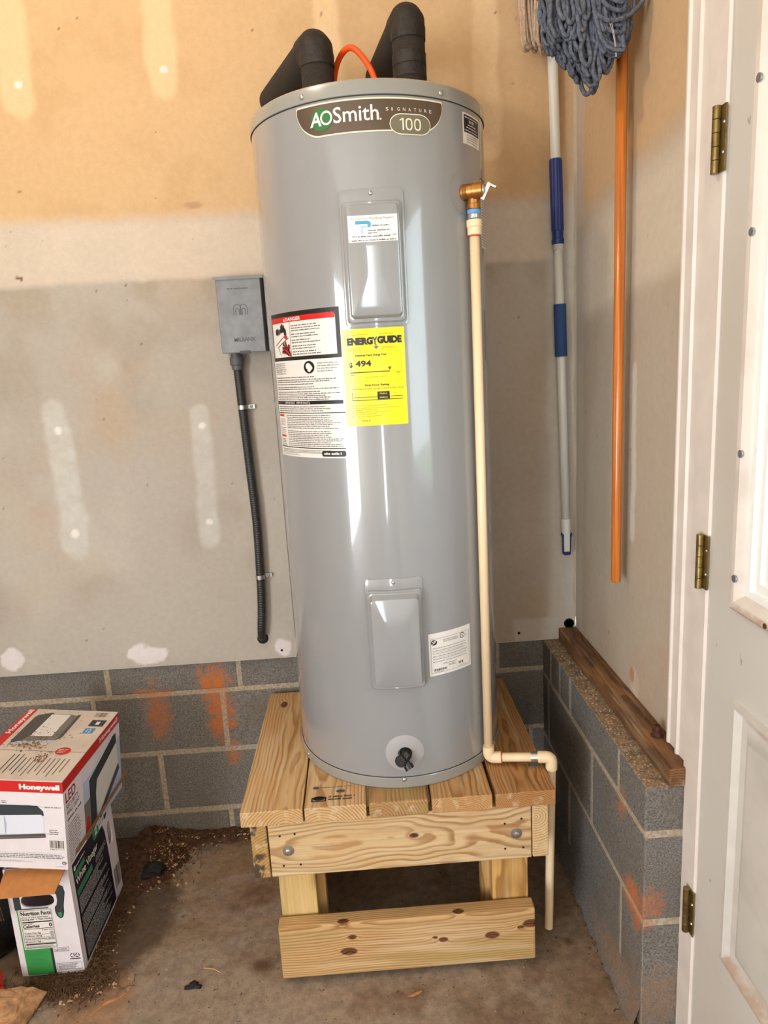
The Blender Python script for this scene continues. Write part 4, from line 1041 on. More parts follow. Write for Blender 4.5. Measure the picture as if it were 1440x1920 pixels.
# ================================================================== ELECTRICAL DISCONNECT AND CONDUIT
eb = empty('disconnect_box', (-.299, 2.035, 1.51), 'grey metal electrical disconnect box on the back wall', 'electrical box')
x0, x1, yb, z0, z1 = -.361, -.237, 1.968, 1.511, 1.708
MB().box((x0 + .003, yb + .004, z0 + .003), (x1 - .002, BACK_Y - .0005, z1)).build('body', M['box_dark'], eb)
cvr = link('cover', bevel_box(x1 - x0 - .004, .006, z1 - z0 - .002, .0015, 2), M['box_grey']); cvr.location = ((x0 + x1) / 2 - .001, yb + .001, (z0 + z1) / 2); attach(cvr, eb)
hd = MB(); hd.add([(x0 - .005, yb - .006, z1 - .004), (x1 + .005, yb - .006, z1 - .004), (x1 + .005, BACK_Y - .0005, z1 + .006), (x0 - .005, BACK_Y - .0005, z1 + .006),
    (x0 - .005, yb - .006, z1 + .004), (x1 + .005, yb - .006, z1 + .004), (x1 + .005, BACK_Y - .0005, z1 + .012), (x0 - .005, BACK_Y - .0005, z1 + .012)], [(0, 3, 2, 1), (4, 5, 6, 7), (0, 1, 5, 4), (1, 2, 6, 5), (2, 3, 7, 6), (3, 0, 4, 7)])
hd.build('rain_hood', M['box_grey'], eb)
MB().box((x0 + .05, yb - .005, z0 - .002), (x0 + .078, yb - .001, z0 + .006)).build('hasp', M['box_dark'], eb)
p = Print(plane_fn((x0, yb - .0022, z1), (x1 - x0, 0, 0), (0, 0, z0 - z1)))
p.text('MILBANK', .30, .79, .78, .845, 'box_emboss', 1, .03); p.build('wordmark', eb)
p = Print(plane_fn((x0, yb - .0022, z1), (x1 - x0, 0, 0), (0, 0, z0 - z1)))
def arch(cx, w_, top, bot, t):
    n = 10
    for k in range(n):
        a, b = math.pi * k / n, math.pi * (k + 1) / n; q = lambda an, r_: (cx - r_ * math.cos(an), top + .06 - r_ * 1.05 * math.sin(an) * .62)
        p.poly([q(a, w_), q(b, w_), q(b, w_ - t), q(a, w_ - t)], 'box_emboss', 1)
    p.rect(cx - w_, top + .06, cx - w_ + t, bot, 'box_emboss'); p.rect(cx + w_ - t, top + .06, cx + w_, bot, 'box_emboss')
arch(.43, .085, .34, .49, .014); arch(.57, .085, .34, .49, .014); arch(.43, .045, .37, .49, .014); arch(.57, .045, .37, .49, .014)
p.build('emblem', eb)
p = Print(plane_fn((x0, yb - .0022, z1), (x1 - x0, 0, 0), (0, 0, z0 - z1)))
p.words(.25, .12, .72, .155, 1, 'box_emboss', 1, 3, .6, .08, .02); p.build('rating_text', eb)

fc = empty('flexible_conduit', (-.335, 2.02, .65), 'dark grey ribbed conduit running down below the electrical box', 'conduit')
pts = bez([(-.330, 2.012, 1.500), (-.327, 2.014, 1.36), (-.322, 2.014, 1.18), (-.318, 2.014, 1.02), (-.322, 2.014, .86), (-.327, 2.014, .76), (-.333, 2.014, .70), (-.336, 2.022, .668), (-.336, 2.035, .656)], 14)
# resample for ribs
P = [pts[0]]; acc = 0
dense = []
for a, b in zip(pts[:-1], pts[1:]):
    L_ = (b - a).length; m = max(1, int(L_ / .0016))
    dense += [a + (b - a) * (k / m) for k in range(m)]
dense.append(pts[-1])
m = MB(); m.tube(dense, [.0122 + (.0007 if (i // 2) % 2 else 0) for i in range(len(dense))], 14); autosmooth(m.build('sleeve', M['conduit'], fc), 50)
m = MB(); m.lathe([(0, .0155), (.010, .0155), (.010, .0195), (.030, .0195), (.032, .0165), (.044, .0155)], (-.330, 2.012, 1.511), (0, 0, -1), 16); autosmooth(m.build('connector', M['conduit_fit'], fc))
for zz, xx, lb in ((1.362, -.327, 'steel one-hole strap on the conduit just below the electrical box'), (.857, -.3225, 'steel one-hole strap low on the conduit')):
    so = empty('conduit_strap', (xx, 2.03, zz), lb, 'strap', group='conduit straps')
    m = MB(); m.tube([(xx, 2.014, zz - .006), (xx, 2.014, zz + .006)], .0142, 18); autosmooth(m.build('band', M['steel'], so))
    MB().box((xx + .012, 2.026, zz - .0055), (xx + .034, BACK_Y - .0005, zz + .0055)).build('tab', M['steel'], so)
    m = MB(); m.lathe([(0, .0045), (.002, .0042), (.003, .002)], (xx + .024, 2.026, zz), (0, -1, 0), 10); m.build('screw', M['steel_dull'], so, smooth=True)
m = MB(); m.tube([(-.336, 2.0348, .652), (-.336, 2.0344, .652)], .0175, 16); tag(m.build('conduit_hole', M['screw_hole']), 'dark hole where the conduit enters the wall', 'hole')
m = MB(); m.tube([(-.281, 2.0348, .609), (-.281, 2.0344, .609)], .004, 10); tag(m.build('screw_hole', M['screw_hole']), 'small dark screw hole in the white patch below the conduit', 'hole')
m = MB(); m.tube([(.462, 2.0348, .612), (.462, 2.0344, .612)], .005, 10); tag(m.build('nail_hole', M['screw_hole']), 'small brown nail hole in the drywall behind the cream pipe', 'hole')

# ================================================================== MOPS
tm = empty('twist_mop', (.603, 2.0, .87), 'white pole mop with blue grips hanging in the wall corner', 'mop')
A, B = Vector((.6045, 2.003, .867)), Vector((.5655, 2.003, 2.353)); D_ = (B - A) / (B.z - A.z)
at = lambda z: A + D_ * (z - A.z)
m = MB(); m.tube([at(.97), at(1.75)], .0122, 20); m.build('lower_pole', M['mop_white'], tm, smooth=True)
m = MB(); m.tube([at(1.74), at(2.52)], .0134, 20); m.build('upper_pole', M['mop_white'], tm, smooth=True)
g = MB(); n = 32; ring = []
zz = [1.790, 1.793, 1.88, 1.968, 1.974]; rr_ = [.0150, .0162, .0166, .0166, .0150]
V = []
for z, r_ in zip(zz, rr_):
    for k in range(n):
        a = 2 * math.pi * k / n; r2 = r_ * (1 + (.035 if k % 2 else -.02)); V.append(at(z) + Vector((r2 * math.cos(a), r2 * math.sin(a), 0)))
g.add(V, [(i * n + k, i * n + (k + 1) % n, (i + 1) * n + (k + 1) % n, (i + 1) * n + k) for i in range(4) for k in range(n)] + [tuple(4 * n + k for k in range(n)), tuple(range(n - 1, -1, -1))])
g.build('ribbed_grip', M['mop_blue'], tm)
m = MB(); m.lathe([(0, .0152), (.020, .0150), (.022, .0168), (.033, .0170), (.035, .0150)], at(1.791), -D_, 22); autosmooth(m.build('twist_collar', M['mop_blue'], tm))
m = MB(); m.lathe([(0, .0165), (.001, .0172), (.143, .0172), (.144, .0165)], at(1.597), -D_, 22); autosmooth(m.build('foam_sleeve', M['mop_foam'], tm))
m = MB(); m.lathe([(0, .0125), (.002, .0142), (.03, .0142), (.036, .0130), (.046, .0130)], at(.978), -D_, 22); autosmooth(m.build('end_sleeve', M['mop_white'], tm))
tp = at(.90); hk = MB()
out = [(-.0155, .034), (-.0155, .028), (-.0125, .020), (-.0115, -.030), (-.008, -.034), (.008, -.034), (.0115, -.030), (.0125, .020), (.0155, .028), (.0155, .034), (.0095, .034), (.0085, -.024), (-.0085, -.024), (-.0095, .034)]
V = [tp + Vector((x, -.006, z)) for x, z in out] + [tp + Vector((x, .006, z)) for x, z in out]; k_ = len(out)
T = geometry.tessellate_polygon([[Vector((x, z, 0)) for x, z in out]])
hk.add(V, [tuple(t) for t in T] + [tuple(i + k_ for i in t) for t in T] + [(i, (i + 1) % k_, (i + 1) % k_ + k_, i + k_) for i in range(k_)]); hk.build('hanging_loop', M['mop_blue'], tm)
MB().box(tuple(tp + Vector((-.0088, -.0045, -.023))), tuple(tp + Vector((.0088, .0045, .038)))).build('loop_insert', M['mop_white'], tm)
def strand(mb, ctrl, r, nseg=7):
    mb.tube(bez(ctrl, nseg), r, 6, cap=False)
ry = random.Random(12); y = MB()
for k in range(26):
    x = ry.uniform(.482, .545); yy = 1.96 + ry.uniform(-.025, .025); zb = 2.216 + .35 * abs(x - .517) + ry.uniform(0, .02); tw = ry.uniform(-.006, .006)
    strand(y, [(x, yy, 2.44), (x - .006 + tw, yy - .01, 2.35), (x - .003, yy - .006, zb + .02), (x + .004, yy, zb), (x + .011, yy + .004, zb + .02), (x + .012 + tw, yy + .006, 2.35), (x + .008, yy, 2.44)], .0042)
tag(y.build('yarn', M['yarn_tan'], tm, smooth=True), kind='stuff')
y = MB()
for k in range(7): strand(y, [(.49 + .01 * k, 1.925, 2.42), (.485 + .012 * k, 1.922, 2.35 + ry.uniform(-.012, .012)), (.50 + .010 * k, 1.925, 2.30 + .012 * abs(k - 3)), (.53, 1.93, 2.34), (.54, 1.94, 2.42)], .006)
tag(y.build('navy_yarn', M['yarn_navy'], tm, smooth=True), kind='stuff')

m = MB(); m.lathe([(0, .022), (.004, .030), (.03, .028), (.05, .016), (.10, .015)], (.520, 1.955, 2.425), (.45, .50, .74), 18); autosmooth(m.build('head_cap', M['mop_blue'], tm))
m = MB(); m.tube([(.562, 2.003, 2.49), (.562, 2.034, 2.49)], .004, 8); m.build('wall_hook', M['steel'], tm)
sm = empty('string_mop', (.606, 1.612, .905), 'blue-grey string mop with an orange wooden handle on the right wall', 'mop')
A, B = Vector((.606, 1.606, .906)), Vector((.606, 1.612, 2.50))
m = MB(); m.lathe([(0, .0095), (.002, .0112), (.004, .0118), ((B - A).length, .0122)], A, B - A, 20); m.build('handle', M['orange_handle'], sm, smooth=True)
y = MB(); ry = random.Random(31)
# bottom outline of the hanging yarn, as z over x
ox = [.43, .455, .48, .505, .525, .542, .556, .575, .592, .61]; oz = [2.09, 2.068, 2.05, 2.015, 1.995, 1.992, 2.03, 2.05, 2.062, 2.12]
for k in range(190):
    xb = ry.uniform(.440, .598); zb = float(np.interp(xb, ox, oz)) + abs(ry.gauss(0, .045)); d = ry.uniform(-.042, .035)
    yy = 1.585 + d; top = Vector((.535 + (xb - .535) * .75 + ry.uniform(-.03, .03), yy, 2.36)); s_ = ry.choice((-1, 1)) * ry.uniform(.006, .016)
    w1, w2 = ry.uniform(-.02, .02), ry.uniform(-.02, .02); c_ = Vector((xb, yy, zb))
    strand(y, [top, top.lerp(c_, .45) + Vector((w1, ry.uniform(-.012, .012), 0)), c_ + Vector((-s_, -.004, .035)), c_ + Vector((-s_ * .5, -.006, .006)), c_, c_ + Vector((s_ * .6, .004, .008)), c_ + Vector((s_, .006, .04)), top.lerp(c_, .4) + Vector((w2, .01, 0)), top + Vector((.01, .01, .01))], ry.uniform(.0036, .0050), 5)
for k in range(26):   # loops sweeping across to the right
    x1_, z1_ = ry.uniform(.555, .592), ry.uniform(2.06, 2.19); yy = 1.545 + ry.uniform(-.015, .02)
    strand(y, [(.50 + ry.uniform(-.02, .02), yy, 2.24 + ry.uniform(-.03, .05)), (.53, yy - .008, z1_ + .01), (.575, yy - .01, z1_ - .02), (x1_, yy, z1_ + .012), (x1_ + .008, yy + .02, z1_ + .07), (x1_ - .01, yy + .03, z1_ + .17)], .0044, 6)
strand(y, [(.515, 1.53, 2.12), (.545, 1.527, 2.10), (.59, 1.53, 2.11), (.625, 1.54, 2.15), (.632, 1.55, 2.22), (.62, 1.56, 2.34)], .0046, 7)
for k in range(46):   # tight curled ends
    xb = ry.uniform(.45, .56); zb = float(np.interp(xb, ox, oz)) + ry.uniform(.0, .10); yy = 1.55 + ry.uniform(-.012, .02); r_ = ry.uniform(.006, .011)
    strand(y, [(xb + ry.uniform(-.01, .01), yy, zb + .07), (xb - r_, yy - .006, zb + .025), (xb, yy - .009, zb), (xb + r_, yy - .004, zb + .014), (xb + r_ * .6, yy, zb + .045), (xb, yy + .01, zb + .08)], .0046, 6)
tag(y.build('yarn', M['yarn_blue'], sm, smooth=True), kind='stuff')
MB().box((.470, 1.545, 2.350), (.622, 1.626, 2.378)).build('head_clamp', M['steel_dull'], sm)
m = MB(); m.tube([(.606, 1.612, 2.46), (.6415, 1.612, 2.46)], .004, 8); m.build('wall_hook', M['steel'], sm)
m = MB()
for k in range(2): strand(m, [(.548 + .004 * k, 1.528, 2.10), (.556 + .002 * k, 1.525, 2.07), (.562 + .002 * k, 1.528, 2.035)], .0005)
m.build('stitching', simple('pale_stitching', (206, 204, 196), .9), sm)

# ================================================================== CARTONS
VX0, VX1, VY0, VY1, VZ = -.940, -.783, 1.525, 1.822, .297
vc = empty('vinegar_carton', ((VX0 + VX1) / 2, (VY0 + VY1) / 2, FLOOR), 'white and black grocery carton with open flaps on the floor', 'carton')
T_ = .004
def hole_panel(name, O, U, V, hole, mat, th=T_):
    """board panel with an oval hand hole cut through"""
    O, U, V = Vector(O), Vector(U), Vector(V); N = U.cross(-V).normalized()
    outer = [(0, 0), (1, 0), (1, 1), (0, 1)]; hu, hv, ru, rv = hole
    inner = [(hu + ru * math.copysign(abs(math.cos(a)) ** .7, math.cos(a)), hv + rv * math.copysign(abs(math.sin(a)) ** .8, math.sin(a))) for a in [2 * math.pi * k / 24 for k in range(24)]]
    T = geometry.tessellate_polygon([[Vector((a, b, 0)) for a, b in outer], [Vector((a, b, 0)) for a, b in inner]])
    pts = outer + inner; n = len(pts); f = lambda a, b, d: O + U * a + V * b - N * d
    mb = MB(); V_ = [f(a, b, 0) for a, b in pts] + [f(a, b, th) for a, b in pts]
    F = [tuple(t) for t in T] + [tuple(i + n for i in t) for t in T] + [(i, (i + 1) % 4, (i + 1) % 4 + n, i + n) for i in range(4)] + [(4 + i, 4 + (i + 1) % 24, 4 + (i + 1) % 24 + n, 4 + i + n) for i in range(24)]
    mb.add(V_, F); return mb.build(name, mat, vc)
H_ = VZ - FLOOR - .002
fpan = hole_panel('front_panel', (VX0, VY0, VZ), (VX1 - VX0, 0, 0), (0, 0, -H_), (.45, .30, .26, .062), M['carton_white'])
span = hole_panel('side_panel', (VX1, VY0 + T_, VZ), (0, VY1 - VY0 - T_, 0), (0, 0, -H_), (.885, .33, .055, .12), M['carton_white'])
MB().box((VX0, VY0 + T_, VZ - H_), (VX0 + T_, VY1, VZ)).build('side_panel', M['carton_white'], vc)
MB().box((VX0 + T_, VY1 - T_, VZ - H_), (VX1 - T_, VY1, VZ)).build('rear_panel', M['carton_white'], vc)
MB().box((VX0 + T_, VY0 + T_, VZ - H_), (VX1 - T_, VY1 - T_, VZ - H_ + .004)).build('base', M['kraft'], vc)
# open flaps
ff = MB(); ins = [(VX0 + .006, VY0, VZ), (VX1 - .002, VY0, VZ), (VX1 - .006, VY0 - .066, VZ - .022), (VX0 + .012, VY0 - .066, VZ - .024)]
ff.add(ins + [(x, y, z - .003) for x, y, z in ins], [(3, 2, 1, 0), (4, 5, 6, 7), (0, 1, 5, 4), (1, 2, 6, 5), (2, 3, 7, 6), (3, 0, 4, 7)]); ff.build('front_flap', M['kraft'], vc)
sf = MB(); q = [(VX1, VY0 + .004, VZ), (VX1, VY1, VZ), (VX1 + .052, VY1 + .020, VZ + .050), (VX1 + .028, VY0 + .012, VZ + .030)]
sf.add(q + [(x - .003, y, z + .001) for x, y, z in q], [(0, 1, 2, 3), (7, 6, 5, 4)], 0); sf.add([q[2], q[3], (q[3][0] - .003, q[3][1], q[3][2] + .001), (q[2][0] - .003, q[2][1], q[2][2] + .001)], [(0, 1, 2, 3)], 1)
sf.build('side_flap', [M['carton_white'], M['kraft_edge']], vc)
cr = MB()
for k in range(70):
    t = k / 69; a = Vector(q[3]).lerp(Vector(q[2]), t); cr.box(tuple(a + Vector((-.0050, -.0014, -.0015))), tuple(a + Vector((.0015, .0014, .0022))))
tag(cr.build('corrugation', M['kraft_edge'], vc), kind='stuff')
# front print
p = Print(plane_fn((VX0, VY0, VZ), (VX1 - VX0, 0, 0), (0, 0, -H_), .0003))
p.rect(.075, .22, .18, .375, 'ink_slate'); p.rect(.18, .22, .60, .232, 'ink_slate'); p.rect(.18, .365, .60, .40, 'ink_slate'); p.rect(.095, .375, .115, .99, 'ink_green')
p.poly([(.715, .215), (.76, .175), (.82, .165), (.88, .185), (.895, .24), (.87, .30), (.845, .36), (.835, .42), (.81, .465), (.765, .48), (.715, .455), (.695, .41), (.70, .37), (.735, .35), (.755, .31), (.755, .26)], 'ink_slate', 1); p.poly([(.735, .42), (.795, .42), (.79, .455), (.765, .468), (.74, .452)], 'ink_teal', 2)
p.rect(.125, .375, .645, .745, 'label_white', 2); p.frame(.135, .382, .635, .738, .006, 'ink', 3, .003)
p.text('Nutrition Facts', .155, .392, .625, .430, 'ink', 4, .025); p.words(.155, .440, .60, .452, 1, 'ink_grey', 4, 1, .8, .06, .02); p.text('Serving size  1 Tbsp (15mL)', .155, .457, .62, .478, 'ink', 4, .012)
p.rect(.155, .486, .62, .496, 'ink', 4); p.words(.155, .502, .42, .511, 1, 'ink_mid', 4, 2, .8, .06); p.text('Calories', .155, .515, .415, .545, 'ink', 4, .025); p.text('0', .565, .508, .615, .543, 'ink', 4, .03); p.rect(.155, .552, .62, .556, 'ink', 4)
p.text('% Daily Value', .44, .562, .62, .578, 'ink', 4)
for i, t in enumerate(('Total Fat 0g', 'Sodium 0mg', 'Total Carbohydrate 0g', 'Protein 0g')):
    v = .588 + .027 * i; p.text(t, .155, v, .155 + (.26, .27, .40, .24)[i], v + .018, 'ink', 4, .008)
    if i < 3: p.text('0%', .565, v, .62, v + .017, 'ink', 4)
    p.rect(.155, v + .021, .62, v + .023, 'ink_mid', 4)
p.rect(.155, .696, .62, .706, 'ink', 4); p.words(.155, .712, .62, .736, 3, 'ink_mid', 4, 4, .55, .05)
p.rect(.115, .748, .515, .995, 'ink_green', 1); p.rect(.515, .748, .555, .995, 'ink_slate', 1); p.words(.15, .765, .48, .815, 4, 'ink_teal', 2, 5, .45, .06); p.words(.15, .83, .48, .90, 5, 'ink_teal', 2, 6, .45, .06)
p.frame(.57, .75, .81, .79, .004, 'ink_mid', 1, .003); p.words(.59, .757, .79, .784, 2, 'ink_mid', 2, 7, .5, .05, .05)
for cx_ in (.845, .925):
    for k in range(3):
        a = R(90 + 120 * k); b = R(90 + 120 * k + 85); P1 = (cx_ + .036 * math.cos(a), .835 - .019 * math.sin(a)); P2 = (cx_ + .036 * math.cos(b), .835 - .019 * math.sin(b)); p.line(P1, P2, .012, 'ink', 2, .55)
p.rect(.80, .862, .97, .870, 'ink', 2); p.words(.82, .812, .95, .819, 1, 'ink_grey', 1, 9, .6, .04)
p.frame(.575, .90, .97, .965, .004, 'ink_mid', 1, .003); p.words(.6, .908, .95, .96, 4, 'ink_mid', 2, 8, .5, .06)
p.build('print', fpan)
# side print
p = Print(plane_fn((VX1, VY0 + T_, VZ), (0, VY1 - VY0 - T_, 0), (0, 0, -H_), .0003))
p.poly([(.06, .06), (.62, .06), (.62, .16), (.74, .16), (.775, .25), (.79, .40), (.80, .55), (.80, .80), (.81, .975), (.06, .975)], 'ink_navy', 1)
p.poly([(.80, .03), (.90, .03), (.87, .13), (.83, .15), (.80, .14)], 'ink_navy', 1)
p.rect(.52, .045, .66, .17, 'ink_teal', 2); p.text('2', .565, .07, .62, .145, 'white', 3, .03); p.rect(.66, .045, .80, .15, 'carton_white', 2); p.words(.67, .06, .79, .13, 2, 'ink_grey', 3, 1, .5, .05)
p.ell(.10, .115, .02, .022, 'white', 2, 10); p.words(.13, .105, .33, .125, 1, 'white', 2, 2, .7, .06, .02)
p.rect(.08, .15, .30, .195, 'ink_teal', 2); p.text('White Vinegar', .085, .205, .58, .29, 'white', 2, .01); p.rect(.08, .31, .42, .365, 'ink_teal', 2)
for i in range(34):
    v = .39 + i * .0165
    if i in (9, 10, 20): continue
    p.words(.09, v, .76 if i > 2 else .7, v + .0105, 1, 'ink_pale', 2, 100 + i, .9, .05, .25)
p.words(.50, .31, .78, .37, 4, 'ink_pale', 2, 90, .5, .05)
p.bars(.84, .70, .985, .90, 18, 'ink_mid', 1, 6); p.build('print', span)

HX, HY, HZ = .25, .338, .236
hc = empty('lamp_carton', (-.7675, 1.497, .306), 'dusty white and red wall light carton stacked on the grocery carton', 'carton', (0, R(5.0), R(-3.2)))
bx = MB().box((-HX, 0, 0), (0, HY, HZ)); body = bx.build('body', M['carton_white'], hc, True)
tp_ = MB().box((-HX + .001, .001, HZ), (-.001, HY - .001, HZ + .0006)).build('lid', M['carton_top'], hc, True)
p = Print(plane_fn((-HX, 0, HZ), (HX, 0, 0), (0, 0, -HZ), .0003))
p.rect(0, 0.004, 1, .128, 'ink_red'); p.text('Honeywell', .590, .036, .972, .112, 'white', 2, .05)
p.poly([(.20, .30), (.24, .275), (.745, .275), (.80, .335), (.805, .385), (.20, .415)], 'ink_slate'); p.rect(.24, .275, .75, .283, 'ink_navy', 2); p.poly([(.20, .405), (.78, .375), (.80, .42), (.795, .58), (.21, .625), (.20, .60)], 'lens_white', 2); p.frame(.205, .40, .43, .61, .006, 'ink_lilac', 3, .003); p.poly([(.43, .41), (.445, .50), (.43, .60), (.42, .60), (.42, .41)], 'ink_lilac', 3)
p.poly([(.20, .635), (.80, .588), (.81, .612), (.805, .635), (.20, .685)], 'ink_mid', 2); p.poly([(.20, .66), (.805, .615), (.805, .622), (.20, .668)], 'ink_grey', 3)
p.line((.62, .268), (.80, .287), .003, 'ink_grey'); p.words(.815, .282, .978, .297, 1, 'ink_mid', 1, 1, .8, .06, .02); p.words(.845, .535, .955, .602, 3, 'ink_mid', 1, 2, .5, .06, .2); p.line((.80, .59), (.845, .592), .003, 'ink_grey'); p.words(.41, .222, .475, .262, 2, 'ink_mid', 1, 3, .6, .05)
p.rect(.825, .655, .99, .778, 'label_white'); p.bars(.84, .665, .98, .755, 26, 'ink', 2, 4); p.words(.84, .762, .98, .774, 1, 'ink_mid', 2, 4, .8, .03, .02)
p.rect(.2, .812, .985, .815, 'ink_lilac'); p.words(.25, .825, .98, .882, 3, 'ink_mid', 1, 5, .6, .07, .05); p.rect(.2, .900, .985, .903, 'ink_lilac'); p.words(.25, .908, .70, .928, 2, 'ink_grey', 1, 6, .5, .05); p.ell(.967, .925, .022, .018, 'ink', 1, 12); p.ell(.967, .925, .014, .011, 'carton_white', 2, 12); p.text('UL', .958, .917, .976, .933, 'ink', 3); p.words(.88, .962, .99, .972, 1, 'ink_grey', 1, 7, .6, .05)
p.build('front_print', hc, True)
p = Print(plane_fn((-HX, HY, HZ + .0006), (HX, 0, 0), (0, -HY, 0), .0003))
p.rect(0, 0, .10, 1, 'ink_red'); p.vtext('Honeywell', .012, .02, .088, .40, 'white', 2, .03)
p.poly([(.17, .10), (.30, .055), (.34, .08), (.30, .42), (.235, .50), (.17, .54), (.15, .50), (.15, .14)], 'ink_mid'); p.poly([(.34, .08), (.52, .08), (.63, .10), (.64, .42), (.60, .47), (.235, .50), (.30, .42)], 'ink_grey', 2); p.poly([(.31, .085), (.52, .09), (.525, .42), (.30, .43)], 'label_white', 3); p.poly([(.60, .08), (.63, .08), (.635, .44), (.60, .47)], 'ink_mid', 3); p.poly([(.15, .54), (.235, .505), (.60, .475), (.60, .50), (.20, .555)], 'ink_lilac', 2)
p.bars(.78, .03, .91, .10, 12, 'ink_mid', 1, 2); p.rect(.80, .15, .96, .25, 'ink_slate'); p.rect(.865, .175, .905, .225, 'label_white', 2); p.rect(.80, .28, .91, .36, 'ink_sky'); p.text('12', .83, .295, .88, .345, 'label_white', 2, .02)
p.rect(.10, .625, 1, .63, 'ink_grey'); p.ell(.77, .62, .075, .052, 'ink_red', 2); p.words(.72, .59, .82, .65, 3, 'carton_white', 3, 3, .5, .03)
for i in range(13): u = .32 + i * .048; p.rect(u, .72 if i > 2 else .68, u + .012, .95 - .06 * ((i * 7) % 5) / 4, 'ink_mid' if i < 4 else 'ink_grey')
p.vtext('LED', .15, .74, .24, .96, 'ink_mid', 1, .01); p.build('top_print', tp_, True)
p = Print(plane_fn((0, 0, HZ), (0, HY, 0), (0, 0, -HZ), .0003))
p.rect(0, .004, 1, .128, 'ink_red'); p.text('Honeywell', .62, .035, .97, .11, 'white', 2, .03)
p.text('LED', .03, .16, .185, .28, 'ink_dred', 1, .02); p.text('SECURITY', .035, .30, .22, .35, 'ink_mid', 1, .01); p.text('WALL LIGHT', .035, .37, .235, .42, 'ink_mid', 1, .01); p.words(.04, .45, .28, .50, 1, 'ink_mid', 1, 1, .6, .08)
p.words(.04, .53, .26, .98, 14, 'ink_grey', 1, 2, .5, .06)
p.rect(.30, .135, 1, 1, 'ink_lilac', 1); p.rect(.30, .56, .44, 1, 'ink_grey', 2); p.rect(.30, .135, 1, .30, 'carton_white', 2)
p.poly([(.40, .36), (.86, .20), (.92, .21), (.92, .33), (.53, .46), (.50, .60), (.50, .95), (.42, .99), (.40, .90)], 'ink_slate', 3); p.poly([(.53, .46), (.92, .33), (.94, .60), (.55, .88), (.51, .92), (.51, .60)], 'label_white', 4); p.poly([(.53, .92), (.94, .62), (.96, .70), (.56, .98)], 'ink_mid', 4); p.ell(.345, .86, .03, .13, 'ink_red', 3, 14)
p.build('side_print', hc, True)

# dust and debris lying on the lid
def chip(mb, p_, s, rn_, thin=.25, mi=0):
    Mx = Matrix.Translation(p_) @ Matrix.Rotation(rn_.uniform(0, 6.28), 4, 'Z') @ Matrix.Rotation(rn_.uniform(-.5, .5), 4, 'X') @ Matrix.Rotation(rn_.uniform(-.4, .4), 4, 'Y')
    a, b, c = s * rn_.uniform(.5, 1.3), s * rn_.uniform(.3, .8), s * thin
    V = [Vector((-a, -b * .6, 0)), Vector((a * .7, -b, 0)), Vector((a, b * .5, c * .6)), Vector((-a * .5, b, c * .3)), Vector((0, 0, c * 1.6))]
    mb.add([Mx @ v for v in V], [(0, 1, 4), (1, 2, 4), (2, 3, 4), (3, 0, 4), (3, 2, 1, 0)], mi)
rn = random.Random(77); mb = MB(); HM = world_m(hc)
for k in range(420):
    if k < 200: u, v = rn.gauss(.36, .10), rn.gauss(.555, .035)
    elif k < 270: u, v = rn.gauss(.62, .04), rn.gauss(.71, .04)
    elif k < 340: u, v = rn.gauss(.42, .12), rn.gauss(.42, .05)
    else: u, v = rn.uniform(.1, .95), rn.uniform(.02, .6)
    if not (.02 < u < .98 and .02 < v < .98): continue
    chip(mb, HM @ Vector((-HX + u * HX, HY - v * HY, HZ + .0018)), rn.uniform(.0008, .0032), rn, .35, rn.choice((0, 0, 1)))
tag(mb.build('carton_dust', [simple('brown_nest_dust', (124, 92, 58), .9, var=.3, vscale=90), M['leaf']]), 'dry brown debris scattered over the lid of the red and white carton', 'debris', kind='stuff')

# ================================================================== FLOOR CLUTTER
rn = random.Random(3)
# heap of litter in the corner behind the cartons
us_, vs2 = np.linspace(-.80, -.40, 60), np.linspace(1.66, 2.047, 60)
U, V_ = np.meshgrid(us_, vs2)
hgt = .040 * np.exp(-(((U + .73) / .075) ** 2 + ((V_ - 1.96) / .10) ** 2)) + .016 * sstep(V_ + .03 * vnoise(U * 20, V_ * 20, 3), 1.985, 2.04) * sstep(U, -.40, -.46) + .012 * np.exp(-(((U + .76) / .03) ** 2)) * sstep(V_, 1.67, 1.75)
hgt = hgt * (.4 + 1.2 * vnoise(U * 90, V_ * 90, 9)) - .004
mb = MB(); idx = np.arange(3600).reshape(60, 60)
mb.add(np.stack([U, V_, FLOOR + hgt], -1).reshape(-1, 3).tolist(), np.stack([idx[:-1, :-1], idx[:-1, 1:], idx[1:, 1:], idx[1:, :-1]], -1).reshape(-1, 4).tolist())
tag(mb.build('dirt_heap', M['chip_dark'], smooth=True), 'heap of brown dirt and leaf litter along the block wall', 'dirt', kind='stuff')
def gh(x, y):
    return FLOOR + max(0.0, .040 * math.exp(-(((x + .73) / .075) ** 2 + ((y - 1.96) / .10) ** 2)) + (.012 if y > 2.0 and x < -.43 else 0) - .002)
pale, darkc = MB(), MB()
for k in range(2600):
    t = rn.random()
    if t < .40: x, y = rn.gauss(-.69, .05), rn.gauss(1.93, .06)
    elif t < .62: x, y = rn.uniform(-.74, -.36), 2.04 - abs(rn.gauss(0, .022))
    elif t < .80: x, y = VX1 + abs(rn.gauss(.012, .025)), rn.uniform(1.50, 1.88)
    elif t < .90: x, y = rn.gauss(-.80, .06), 1.50 - abs(rn.gauss(0, .04))
    else: x, y = rn.uniform(-.75, .50), rn.uniform(1.20, 1.98)
    if y > 2.043 or (VX0 < x < VX1 and VY0 < y < VY1): continue
    big_ = t < .9
    chip(pale if rn.random() < (.38 if big_ else .6) else darkc, Vector((x, y, gh(x, y) + .001)), rn.uniform(.0015, .0062) if big_ else rn.uniform(.0008, .0028), rn)
for k in range(1100):
    x, y = rn.uniform(-.74, -.30), 2.04 - abs(rn.gauss(0, .016)); chip(darkc, Vector((x, y, gh(x, y) + .002)), rn.uniform(.002, .006), rn)
